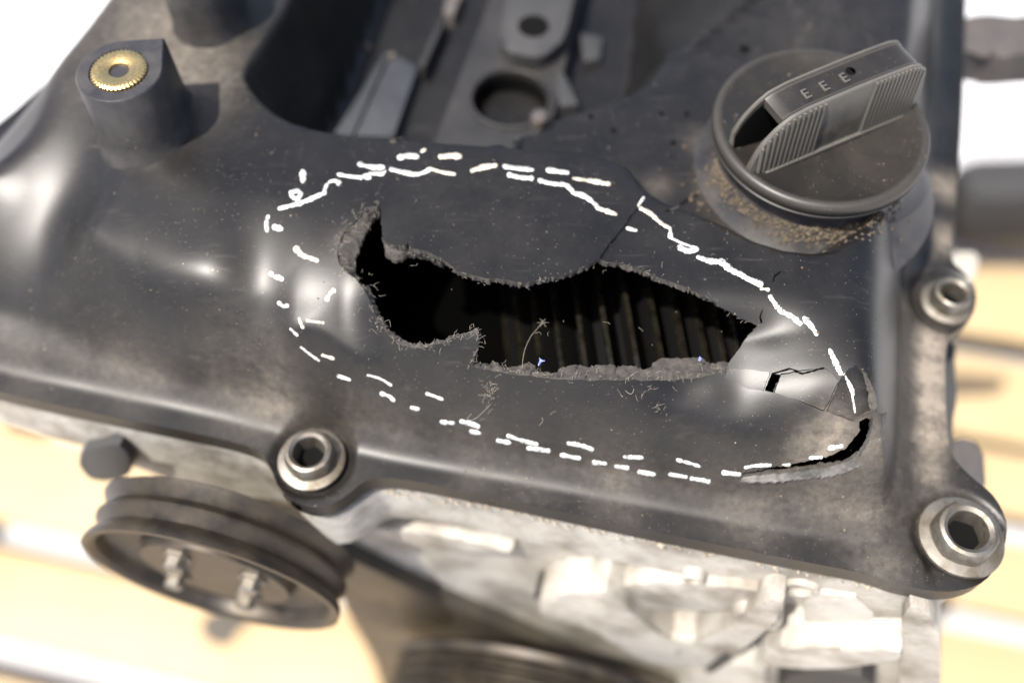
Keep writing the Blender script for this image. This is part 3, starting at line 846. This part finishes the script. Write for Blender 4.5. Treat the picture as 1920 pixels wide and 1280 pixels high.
box(bm, (0.05, YF - .13, .42), (6.05, .12, .14), bevel=.04); cap_part('grip_bead', bm, M['grip'])
rib_me = None
for x in list(np.linspace(-2.75, -.85, 12)) + list(np.linspace(.95, 2.75, 13)):
    if rib_me is None:
        bm = bmesh.new()
        pts = [(-.06, 0), (-.025, -.08), (.025, -.08), (.06, 0)]
        A = [bm.verts.new((a, b - .075, 0)) for a, b in pts]; B = [bm.verts.new((a, b + .035, 1)) for a, b in pts]
        for i in range(3): bm.faces.new((A[i], A[i + 1], B[i + 1], B[i]))
        bm.faces.new(B); bm.faces.new(A[::-1]); bm.faces.new((A[3], A[0], B[0], B[3]))
        bmesh.ops.recalc_face_normals(bm, faces=bm.faces)
        bm.transform(Matrix.Diagonal((CM, CM, CM, 1)))
        rib_me = bpy.data.meshes.new('rib'); bm.to_mesh(rib_me); bm.free(); rib_me.materials.append(M['grip'])
    o = bpy.data.objects.new('rib', rib_me); COL.objects.link(o); o.parent = cap
    z0 = .45; o.location = (x * CM, YF * CM, z0 * CM); o.scale = (1, 1, top_h(x) - z0 - .02)
def letter(ch, x, y, size, cut=1.0):
    cu = bpy.data.curves.new('letter', 'FONT'); cu.body = ch; cu.size = size * CM; cu.extrude = .028 * CM
    tmp = bpy.data.objects.new('tmp', cu); COL.objects.link(tmp)
    dg = bpy.context.evaluated_depsgraph_get(); me = bpy.data.meshes.new_from_object(tmp.evaluated_get(dg))
    bpy.data.objects.remove(tmp)
    me.materials.clear(); me.materials.append(M['grip'])
    o = bpy.data.objects.new('letter', me); COL.objects.link(o); o.parent = cap
    o.location = (x * CM, y * CM, (top_h(x + .12) - .035) * CM)
    o.rotation_euler = (0, -math.atan2(top_h(x + .3) - top_h(x), .3), 0)
for ch, x in (('E', -1.25), ('E', -.62), ('E', .08)): letter(ch, x, -.20, .50)

for px_ in ((1107, 219), (1240, 213), (1287, 214), (1262, 268), (1150, 245)):
    p = S([px_])[0]
    bm_obj('mould_pip', lathe([(.10, -.1), (.10, .02), (.07, .04), (0, .045)], 14), M['black'], cover, (p[0], p[1], H_soft(p[None])[0]))
p = S([(1396, 93)])[0]
bm_obj('hole_shade', lathe([(.2, .0), (.17, .05), (.14, .03), (0, .03)], 18), M['black'], cover, (p[0], p[1], H_soft(p[None])[0]))  # black disc on the surface, painting the dark of a small hole

# ---- grit that has gathered round the foot of the cap, and fibres caught on the break
def pebble(c, r):
    ph = rng.random(6)
    dirs = np.array([(1, 0, 0), (-1, 0, 0), (0, 1, 0), (0, -1, 0), (0, 0, 1), (0, 0, -1)], float)
    V = [c + d * r * (.6 + .8 * p) for d, p in zip(dirs, ph)]
    F = [(0, 2, 4), (2, 1, 4), (1, 3, 4), (3, 0, 4), (2, 0, 5), (1, 2, 5), (3, 1, 5), (0, 3, 5)]
    return V, F
gp = chaikin([(1318, 250), (1322, 305), (1350, 354), (1395, 384), (1450, 404), (1510, 414), (1570, 412), (1640, 394)], 2)
V, F = [], []
for i in range(900):
    an = R(rng.choice([rng.uniform(-172, -35), rng.normal(-100, 22), rng.normal(-165, 10)], p=[.4, .4, .2]))
    rr = 2.98 + abs(rng.normal(0, .13)) + (rng.random() < .12) * rng.uniform(0, .9)
    p = np.array([C0[0] + rr * math.cos(an), C0[1] + rr * math.sin(an)])
    r = abs(rng.normal(0, .035)) + .02
    rr_ = np.hypot(p[0] - C0[0], p[1] - C0[1])
    zz = max(H_soft(p[None])[0], np.interp(rr_, [2.85, 2.95, 3.2, 3.7, 4.3], [-.1, -.5, -1.0, -1.45, -2.0]))
    q, f = pebble(np.array([p[0], p[1], zz + r * .4]), r)
    F += [tuple(a + len(V) for a in t) for t in f]; V += q
for i in range(420):                                   # strewn thinly over the rest
    p = S([[rng.uniform(560, 1650), rng.uniform(280, 1000)]])[0]
    if inpoly(p[None], HOLE)[0]: continue
    r = abs(rng.normal(0, .012)) + .007
    q, f = pebble(np.array([p[0], p[1], surfz(p[None])[0] + r * .3]), r)
    F += [tuple(a + len(V) for a in t) for t in f]; V += q
go = link('grit', mesh('grit', V, F), M['grit'])
go['kind'] = 'stuff'; go['label'] = 'brown grit gathered round the foot of the oil filler cap'; go['category'] = 'grit'

paths, rad = [], []
def fibre(px, ln, z0=.0, r=.0032):
    p = S([px])[0]; q = np.array([p[0], p[1], surfz(p[None])[0] + z0])
    d = rng.normal(0, 1, 3); d[2] = abs(d[2]) * .4; d /= np.linalg.norm(d)
    P = [q]
    for k in range(9):
        d = d + rng.normal(0, .42, 3); d[2] -= .05; d /= np.linalg.norm(d)
        q = q + d * ln / 9; P.append(q)
    paths.append(np.array(P)); rad.append(r)
for i in range(120):
    k = rng.integers(0, len(e_left)); fibre(e_left[k] + rng.normal(0, 9, 2), rng.uniform(.1, .38), .005)
for i in range(75):
    k = rng.integers(0, len(e_low)); fibre(e_low[k] + rng.normal(0, 6, 2) + [0, -6], rng.uniform(.08, .32), .005)
for i in range(45):
    k = rng.integers(0, len(e_flow)); fibre(e_flow[k] + rng.normal(0, 2, 2), rng.uniform(.08, .22), -.02)
for i in range(35):
    k = rng.integers(0, len(e_rup)); fibre(e_rup[k] + rng.normal(0, 2, 2), rng.uniform(.06, .2), -.02)
for i in range(70):
    k = rng.integers(0, len(e_spk)); fibre(e_spk[k] + rng.normal(0, 5, 2), rng.uniform(.1, .3), .01)
for i in range(60): fibre((918 + rng.normal(0, 6), 735 + rng.normal(0, 12)), rng.uniform(.1, .35), .01)
for i in range(14): fibre((1235 + rng.normal(0, 6), 768 + rng.normal(0, 6)), rng.uniform(.1, .3), .01)
for i in range(60): fibre((rng.uniform(640, 1500), rng.uniform(290, 800)), rng.uniform(.06, .3), .005, .003)
for i in range(12): fibre((1190 + rng.normal(0, 40), 725 + rng.normal(0, 8)), rng.uniform(.2, .5), .01)
for hp, z in (([(1018, 604), (1010, 616), (996, 630), (986, 650), (981, 668), (979, 690)], -1.0), ([(860 + 60, 760), (905, 775), (890, 788), (872, 790), (884, 775)], -2.4), ([(1010, 800), (1020, 790), (1008, 770), (992, 762)], -2.6), ([(900, 628), (908, 636), (910, 645)], -.8), ([(1180, 716), (1190, 730), (1183, 742), (1172, 732)], -1.2)):
    c = chaikin(hp, 2); paths.append(np.column_stack([np.array([W(u, v, z) for u, v in c]), np.full(len(c), z) + np.linspace(.1, 0, len(c))])); rad.append(.005)
for k in range(6):
    an = k * 1.05; c = W(1018, 606, -.95); paths.append(np.array([[c[0], c[1], -.95], [c[0] + .09 * math.cos(an), c[1] + .09 * math.sin(an), -.9], [c[0] + .17 * math.cos(an), c[1] + .16 * math.sin(an), -.92]])); rad.append(.005)
V, F = tubes(paths, rad, 4)
fo_ = link('lint_fibre', mesh('lint_fibre', V, F), M['fibre'])
fo_['kind'] = 'stuff'; fo_['label'] = 'pale lint fibres caught on the torn edges of the hole'; fo_['category'] = 'lint'

for px_ in ((1012, 679), (1312, 671)):
    bp = []
    for k in range(5):
        q = np.array([*W(px_[0], px_[1], -1.0), -1.0]); P_ = [q]
        d = rng.normal(0, 1, 3)
        for i in range(5): d = d + rng.normal(0, .8, 3); d /= np.linalg.norm(d); q = q + d * .035; P_.append(q)
        bp.append(np.array(P_))
    V, F = tubes(bp, [.012] * 5, 4)
    th = link('blue_thread', mesh('blue_thread', V, F), M['thread'])
    th['category'] = 'thread'; th['label'] = 'tiny blue thread on the lower torn edge, ' + ('below the spike left of the ribs' if px_[0] < 1100 else 'at the right end of the hole')
    th['group'] = 'blue threads on the torn edge'

# ---- sprocket seen through the hole
sa = S([(1215, 640)])[0]
ax_c = np.array([sa[0] + .2, sa[1] + .9, -7.3])
bm = bmesh.new()
nt_ = 37
prof = []
for i in range(nt_):
    a0 = 2 * math.pi * i / nt_; w_ = 2 * math.pi / nt_
    for f, r in ((0, 3.5), (.36, 3.5), (.46, 4.5), (.50, 4.61), (.68, 4.61), (.74, 4.5), (.86, 3.5)):
        prof.append((r * math.cos(a0 + f * w_), r * math.sin(a0 + f * w_)))
rows = []
for y, k in ((-1.35, .90), (-1.15, .96), (-1.0, 1.0), (4.4, 1.0), (4.5, .93)):
    rows.append([bm.verts.new((x * k, y, z * k)) for x, z in prof])
n = len(prof)
for A, B in zip(rows, rows[1:]):
    for i in range(n): bm.faces.new((A[i], A[(i + 1) % n], B[(i + 1) % n], B[i]))
bm.faces.new(rows[0]); bm.faces.new(rows[-1][::-1])
for f in bm.faces:  # gaps between the teeth blackened in place of depth shade
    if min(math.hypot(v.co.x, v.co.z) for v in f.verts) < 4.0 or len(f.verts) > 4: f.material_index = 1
spr = bm_obj('cam_sprocket', bm, [M['chain'], M['black']], engine, mtx=Matrix.Translation(ax_c) @ Matrix.Rotation(R(5), 4, 'Z'), angle=25)
spr['label'] = 'oily toothed sprocket inside the hole'

# ---- flanged bolts
def bolt(c, z, s, tiltv=0):
    bt = bm_obj('cover_bolt', lathe([(.2, -1.2), (.55 * s, -1.0), (.55 * s, -.05), (1.02 * s, -.03), (1.05 * s, .05), (1.02 * s, .13), (.9 * s, .17), (.7 * s, .2)], 48), M['steel'], engine, (c[0], c[1], z), angle=50)
    BASE[bt.name] = Matrix()
    bm = bmesh.new(); n = 36
    def hexr(a, r, k): 
        h = r * math.cos(math.pi / 6) / math.cos((a % (math.pi / 3)) - math.pi / 6)
        return h * k + r * (1 - k) * .96
    ring = []
    for r, z_, k in ((.82 * s, .12, .35), (.79 * s, .55, .35), (.72 * s, .70, .2), (.62 * s, .74, 0), (.52 * s, .66, .2), (.46 * s, .3, .7), (.42 * s, -.1, .9)):
        ring.append([bm.verts.new((hexr(2 * math.pi * i / n, r, k) * math.cos(2 * math.pi * i / n), hexr(2 * math.pi * i / n, r, k) * math.sin(2 * math.pi * i / n), z_)) for i in range(n)])
    for A, B in zip(ring, ring[1:]):
        for i in range(n): bm.faces.new((A[i], A[(i + 1) % n], B[(i + 1) % n], B[i]))
    bm.transform(Matrix.Diagonal((CM, CM, CM, 1)))
    def sub(name, bm, m):
        me = bpy.data.meshes.new(name); bm.to_mesh(me); bm.free(); me.materials.append(m); smooth_by(me, 30)
        o = bpy.data.objects.new(name, me); COL.objects.link(o); o.parent = bt; return o
    bmesh.ops.recalc_face_normals(bm, faces=bm.faces)
    sub('hex_head', bm, M['steel']).rotation_euler = (0, 0, tiltv)
    b2_ = lathe([(.45 * s, .1), (0, .1)], 24); b2_.transform(Matrix.Diagonal((CM, CM, CM, 1))); sub('socket', b2_, M['black'])  # black disc stands in for the shade deep in the socket
    return bt
bolt(BOLTS[0], ZF + .25, 1.0, .3)
bolt(BOLTS[1], ZF + .3, 1.2, .7)
bolt(BOLTS[2], ZF + .2, .85, .2)

# ---- what stands in the valley between the cams
def bead(poly_px, z, h, m, name, lab_=None, bev=.08):
    o = bm_obj(name, prism(Wp(poly_px, z + h), z - 4.5, z + h, bev), m, engine, angle=35)
    if lab_: o['label'] = lab_
    return o
zb = -4.0
plate = Wp([(800, 300), (822, 248), (922, -10), (960, -110), (1120, -110), (1080, 30), (1040, 210), (1010, 300)], zb)
hc = W(957, 186, zb); hr = 1.42
# plate with a bore: outline joined to the bore rim by a constrained triangulation
circ = np.array([hc + hr * np.array([math.cos(t), math.sin(t)]) for t in np.linspace(0, 2 * math.pi, 40, endpoint=False)])
vv = [Vector(p) for p in np.concatenate([plate, circ])]
ee = [(i, (i + 1) % len(plate)) for i in range(len(plate))] + [(len(plate) + i, len(plate) + (i + 1) % 40) for i in range(40)]
cv, ce, cf = delaunay_2d_cdt(vv, ee, [], 0, 1e-5)[:3]
cP = np.array([(v.x, v.y) for v in cv]); cT = np.array(cf); cc = cP[cT].mean(1)
cT = cT[inpoly(cc, plate) & ~inpoly(cc, circ)]
nV = len(cP); V = [(x, y, zb) for x, y in cP] + [(x, y, zb - 5) for x, y in cP]; F = [tuple(t) for t in cT]
for L_ in (list(range(len(plate))), list(range(len(plate), len(plate) + 40))):
    for i in range(len(L_)):
        a, b = L_[i], L_[(i + 1) % len(L_)]; F.append((a, b, b + nV, a + nV))
pl = link('plug_well_plate', mesh('plug_well_plate', V, F), M['valley'], engine)
pl['label'] = 'dark plate with round spark plug bores in the valley'
bm_obj('bore_rim', lathe([(hr - .02, -2.5), (hr - .02, .05), (hr + .04, .12), (hr + .12, .10), (hr + .16, -.1)], 48), M['valley'], pl, (hc[0], hc[1], zb))
bm_obj('bore', lathe([(hr - .05, -.25), (hr - .06, -2.8), (0, -2.8)], 40), M['black'], pl, (hc[0], hc[1], zb))
h2 = W(1000, 50, zb + .7)
o2 = [W(935, 70, zb + .7), W(945, 20, zb + .7), W(955, -80, zb + .7), W(1090, -80, zb + .7), W(1070, 30, zb + .7), W(1055, 80, zb + .7), W(1020, 105, zb + .7), W(985, 108, zb + .7), W(950, 95, zb + .7)]
bm_obj('coil_seat', prism(chaikin(np.array(o2), 2, True), zb - .2, zb + .7, .1), M['coil'], pl)
bm_obj('coil_bore_shade', lathe([(.56, .0), (.60, .02), (.60, .025), (0, .03)], 28), M['black'], pl, (h2[0], h2[1], zb + .7))  # black disc on the seat, painting the dark of a bore
for pp, z, m in (([(735, 97), (783, 127), (738, 255), (664, 255)], -4.4, 'alu_clean'), ([(722, 98), (731, 95), (660, 255), (626, 250)], -4.4, 'alu_clean'), ([(620, 190), (632, 190), (600, 260), (575, 260)], -4.7, 'bracket'), ([(826, 33), (836, 36), (795, 128), (784, 120)], -4.2, 'valley'),
                 ([(640, 60), (660, 40), (705, 85), (660, 120), (640, 110)], -5.0, 'bracket'), ([(840, -20), (870, -20), (850, 30), (830, 25)], -4.4, 'bracket'), ([(1085, 60), (1130, 70), (1125, 110), (1095, 115)], -4.6, 'coil'), ([(1040, 130), (1060, 140), (1085, 195), (1050, 200)], -3.9, 'coil')):
    bead(pp, z, .0, M[m], 'valley_rib')
for px, z in (((672, 68), -4.93), ((735, 104), -4.33), ((657, 80), -4.93), ((690, 88), -4.93)):
    p = W(*px, z); bm_obj('valley_screw', lathe([(.16, -.3), (.16, -.02), (.12, .06), (0, .09)], 16), M['steel'], engine, (p[0], p[1], z))
bm_obj('clip_stub', lathe([(.3, -.6), (.32, 0), (.22, .12), (0, .14)], 16), M['bracket'], engine, (*W(1012, 218, -3.6), -3.6))

# ---- cylinder head and timing cover below the valve cover
Fin = Fpoly + (Fpoly.mean(0) - Fpoly) * .02
head_o = bm_obj('cylinder_head', prism(Fin[::2], -8.2, ZF - .8), M['alu'], engine, angle=30)
bm_obj('chamber_shade', prism((Bpoly + (Bpoly.mean(0) - Bpoly) * .03)[::2], ZF - .75, ZF - .55), M['inside'], engine)  # black plate over the pale head, painting the dark inside the cover
head_o['label'] = 'pale cast aluminium joint face under the cover'
P0, P1 = W(0, 745, ZF - .7), W(1690, 1100, ZF - .7)
fd = (P1 - P0) / np.hypot(*(P1 - P0)); fnrm = np.array([fd[1], -fd[0]])       # fnrm points to the front
def Vp(u, v, off):
    """along, height on the upright front plane moved off cm to the front"""
    d = ray(u, v); o = np.array([0, CAMY])
    t = ((P0 + fnrm * off - o) @ fnrm) / (d[:2] @ fnrm)
    p = o + d[:2] * t
    return ((p - P0) @ fd, CAMZ + d[2] * t)
FM = Matrix(((fd[0], 0, -fnrm[0] * -1, P0[0]), (fd[1], 0, fnrm[1], P0[1]), (0, 1, 0, 0), (0, 0, 0, 1)))   # local (along, height, out)
def front(name, px, off0, off1, m, bev=.15, smooth=True, lab_=None, sm=0, parent=None):
    P = np.array([Vp(u, v, off1) for u, v in px])
    if sm: P = chaikin(P, sm, True)
    o = bm_obj(name, prism(P, off0, off1, bev), m, parent or engine, mtx=FM, angle=35)
    if lab_: o['label'] = lab_
    return o
tc_ = front('timing_cover', [(60, 762), (300, 822), (640, 930), (1000, 985), (1400, 1060), (1745, 1135), (1762, 1190), (1755, 1300), (1740, 1500), (1500, 1560), (1250, 1380), (1130, 1275), (980, 1205), (820, 1135), (700, 1085), (640, 1052), (500, 985), (400, 925), (300, 895), (240, 868), (150, 835), (90, 790)], -6, -.25, M['alu'], lab_='bright cast aluminium timing cover on the front of the engine')
BASE[tc_.name] = FM_ = Matrix.Translation(FM.translation * CM) @ FM.to_3x3().to_4x4()
rel = [([(1010, 1118), (1090, 1108), (1150, 1112), (1190, 1150), (1240, 1200), (1320, 1212), (1400, 1150), (1440, 1122), (1480, 1135), (1450, 1170), (1370, 1235), (1300, 1260), (1200, 1240), (1130, 1190), (1080, 1165), (1010, 1160)], 1.0),
       ([(1160, 1085), (1450, 1108), (1470, 1130), (1400, 1150), (1160, 1140)], .5), ([(1500, 1110), (1640, 1125), (1640, 1215), (1560, 1220), (1510, 1180)], .3), ([(1690, 1130), (1750, 1150), (1765, 1200), (1760, 1400), (1680, 1400), (1690, 1250)], .7),
       ([(1440, 1210), (1540, 1220), (1690, 1215), (1690, 1245), (1540, 1255), (1420, 1250)], 1.2), ([(700, 985), (960, 1030), (960, 1045), (820, 1030), (700, 1005)], .25), ([(1280, 1260), (1400, 1240), (1450, 1262), (1400, 1330), (1260, 1330)], .9)]
for px, off in rel: front('casting_rib', px, -1.0, off, M['alu'], .2, sm=1, parent=tc_)
for px, r, off in (((1418, 1165), .55, .9), ((1110, 1105), .3, .4), ((1300, 1090), .25, .5), ((1500, 1108), .4, .3), ((1290, 1225), .35, 1.0)):
    a, z = Vp(*px, off)
    bm = lathe([(r * 1.5, -1.5), (r * 1.5, off - .1), (r * 1.4, off), (r, off), (r * .9, off - .5), (0, off - .5)], 24); bm.transform(Matrix.Translation((a, z, 0)))
    o = bm_obj('bolt_boss', bm, M['alu'], tc_, mtx=FM)
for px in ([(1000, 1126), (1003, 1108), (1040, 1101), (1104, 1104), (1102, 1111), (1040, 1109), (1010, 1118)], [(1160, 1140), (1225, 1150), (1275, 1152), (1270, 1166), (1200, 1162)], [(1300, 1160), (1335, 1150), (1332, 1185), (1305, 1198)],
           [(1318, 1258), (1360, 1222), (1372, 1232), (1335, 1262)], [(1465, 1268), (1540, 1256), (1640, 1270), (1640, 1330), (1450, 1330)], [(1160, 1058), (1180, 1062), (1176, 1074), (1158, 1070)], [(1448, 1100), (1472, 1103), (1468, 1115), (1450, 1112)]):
    front('recess_shade', px, -.6, {1000: .55, 1318: 1.05, 1465: 1.25}.get(px[0][0], -.2), M['socket'], .03, sm=1, parent=tc_)  # dark raised pieces standing in for the shade of casting recesses
# sealant crumbs squeezed out along the joint
V, F = [], []
for i in range(170):
    u = rng.uniform(700, 1700); v = np.interp(u, [700, 950, 1200, 1500, 1700], [915, 953, 1008, 1068, 1108]) + rng.normal(2, 4)
    p = W(u, v, ZF - .75); r = abs(rng.normal(0, .045)) + .02
    q, f = pebble(np.array([p[0], p[1], ZF - .75]), r)
    F += [tuple(a + len(V) for a in t) for t in f]; V += q
se = link('sealant_crumb', mesh('sealant_crumb', V, F), M['sealant'], engine); se['kind'] = 'stuff'
# lower block, in a dark metal colour
lower = front('engine_block', [(640, 1100), (1500, 1180), (1740, 1200), (1740, 1500), (900, 1560), (740, 1420), (700, 1240), (640, 1140)], -22, -3.0, M['darkmetal'], .3, lab_='dark lower part of the engine behind the pulleys')
bm = bmesh.new()
box(bm, (2.5, 12.5, -36), (23, 20, 52), Matrix.Rotation(math.atan2(fd[1], fd[0]), 3, 'Z')); bm_obj('crankcase', bm, M['alu'], engine)
belt = front('cover_flange', [(560, 1000), (640, 1040), (820, 1125), (1000, 1200), (1160, 1272), (1200, 1330), (1000, 1330), (800, 1235), (690, 1180), (640, 1120)], -3, .4, M['darkmetal'], .15, lab_='dark rim below the timing cover')

# pulleys, axes pointing to the front
def pulley(name, u, v, off, r, wd, grooves, hub, lab_):
    a, z = Vp(u, v, off)
    pr = [(r * .55, -wd * .5), (r * .97, -wd * .5), (r, -wd * .46)]
    ng = grooves
    for i in range(ng):
        z0 = -wd * .40 + wd * .8 * i / ng; st = wd * .8 / ng
        pr += [(r * .985, z0), (r * .94, z0 + st * .35), (r * .94, z0 + st * .5), (r * .985, z0 + st * .85)]
    pr += [(r, wd * .42), (r, wd * .5), (r * .95, wd * .5), (r * .91, wd * .42), (r * .88, wd * .22), (r * .62, wd * .15), (r * .58, wd * .34), (r * .2, wd * .36), (0, wd * .36)]
    mt = FM @ Matrix.Translation((a, z, off))
    o = bm_obj(name, lathe(pr, 72), M['pulley'], engine, mtx=mt, angle=25)
    o['label'] = lab_
    BASE[o.name] = Matrix()
    for k in range(hub):
        t = 2 * math.pi * k / hub + .5
        bm = lathe([(.5, 0), (.5, .12), (.36, .14), (.36, .45), (.28, .52), (0, .54)], 6)
        bm.transform(Matrix.Translation((r * .40 * math.cos(t), r * .40 * math.sin(t), wd * .34)))
        bm.transform(Matrix.Diagonal((CM, CM, CM, 1)))
        me = bpy.data.meshes.new('pulley_bolt'); bm.to_mesh(me); bm.free(); me.materials.append(M['steel'])
        q = bpy.data.objects.new('pulley_bolt', me); COL.objects.link(q); q.parent = o
    return o
pulley('water_pump_pulley', 416, 1045, 2.4, 4.45, 1.9, 2, 4, 'brown worn pulley at the lower left of the engine')
pulley('crank_pulley', 1000, 1385, 3.6, 6.9, 4.2, 7, 0, 'grooved crank pulley at the bottom of the engine')
# idler stub and bracket at the left, below the flange
front('dark_bracket', [(148, 845), (190, 838), (215, 828), (248, 858), (240, 900), (175, 905), (148, 880)], -5, .5, M['gasket'], .1, sm=1)
for px in ((252, 885), (240, 930)):
    pass

# ---- right side: gasket, brackets, hose
def block_px(name, px, z, depth, m, lab_=None, bev=.12, sm=1):
    P = Wp(px, z)
    if sm: P = chaikin(P, sm, True)
    o = bm_obj(name, prism(P, z - depth, z, bev), m, engine, angle=35)
    if lab_: o['label'] = lab_
    return o
block_px('side_bracket', [(1770, 845), (1795, 815), (1845, 830), (1852, 930), (1790, 905)], -8.2, 4, M['bracket'])
block_px('gasket_edge', [(1762, 640), (1795, 640), (1790, 700), (1796, 740), (1785, 800), (1790, 850), (1762, 850)], -8.0, .8, M['gasket'])
block_px('side_rail', [(1760, 160), (1800, 160), (1790, 330), (1785, 520), (1745, 520)], -9.0, 20, M['alu'])
block_px('side_lug', [(1780, 470), (1840, 470), (1830, 520), (1800, 530), (1780, 515)], -11., 4, M['alu'])
block_px('mount_bracket', [(1765, 60), (1800, 45), (1812, 160), (1795, 170), (1768, 160)], -5.5, 6, M['rust'])
block_px('mount_arm', [(1785, 34), (1840, 28), (1890, 24), (1960, 40), (2100, 30), (2100, 96), (1960, 98), (1870, 106), (1850, 96), (1800, 96), (1785, 90)], -5.0, 1.6, M['bracket'], 'grimy grey bracket arm reaching out at the top right', .3)

# =================================================================== BEHIND AND BELOW: rubber part, pallet, ground
ZP = -62.0
YAW = R(-12.5)
e1 = np.array([math.cos(YAW), math.sin(YAW)]); e2 = np.array([-math.sin(YAW), math.cos(YAW)])
pallet = empty('wooden_pallet', (0, 25, ZP - 6.3))
pallet['label'] = 'pale yellow slatted wooden pallet under the engine'; pallet['category'] = 'pallet'
BG = [-27.6, -18.0, -8.9, .9]
edges_b = [(-36, -27.5), (-25.4, -13.6), (-11.2, -4.0), (-1.0, 6.1), (8.6, 17.0), (19.3, 26.0), (28., 34.2), (36.2, 45.0), (46.8, 56.), (59, 67)]
def plank(b0, b1, a0, a1, z, th, m, name='plank'):
    bm = bmesh.new(); box(bm, (0, 0, 0), (a1 - a0, b1 - b0, th), bevel=.25)
    for v in bm.verts: v.co.z += rng.normal(0, .02)
    c = e1 * (a0 + a1) / 2 + e2 * (b0 + b1) / 2
    return bm_obj(name, bm, m, pallet, mtx=Matrix.Translation((c[0], c[1], z)) @ Matrix.Rotation(YAW + rng.normal(0, .006), 4, 'Z'))
for i, (b0, b1) in enumerate(edges_b):
    plank(b0, b1, -62 + rng.normal(0, .6), 62 + rng.normal(0, .6), ZP - .6 + rng.normal(0, .08), 1.2, M['wood' if i % 3 else 'wood_pale'])
for a in (-58, -12, 14, 56): plank(-36, 67, a - 5, a + 5, ZP - 3.8, 5., M['wood_pale'], 'bearer')
bm_obj('shade_patch', prism(chaikin(Wp([(378, 1152), (430, 1140), (486, 1166), (446, 1182), (432, 1218), (376, 1198)], ZP), 1, True), ZP - .3, ZP + .06), M['darkmetal'], pallet)  # thin dark piece put in for a shadowed spot on the plank
gr = bmesh.new()
bmesh.ops.create_grid(gr, x_segments=8, y_segments=8, size=4000)
g_o = bm_obj('ground', gr, M['ground'], None, (0, 0, ZP - 6.4))
g_o['kind'] = 'structure'

P = W(1900, 365, -45)
bm = bmesh.new()
box(bm, (0, 0, 0), (22, 5.6, 8), bevel=2.3)
rb = bm_obj('rubber_block', bm, M['rubber'], None, mtx=Matrix.Translation((*W(2010, 348, -50), -52)) @ Matrix.Rotation(R(2), 4, 'Z'))
rb['label'] = 'dark grey rounded rubber block beside the engine at right'; rb['category'] = 'rubber block'
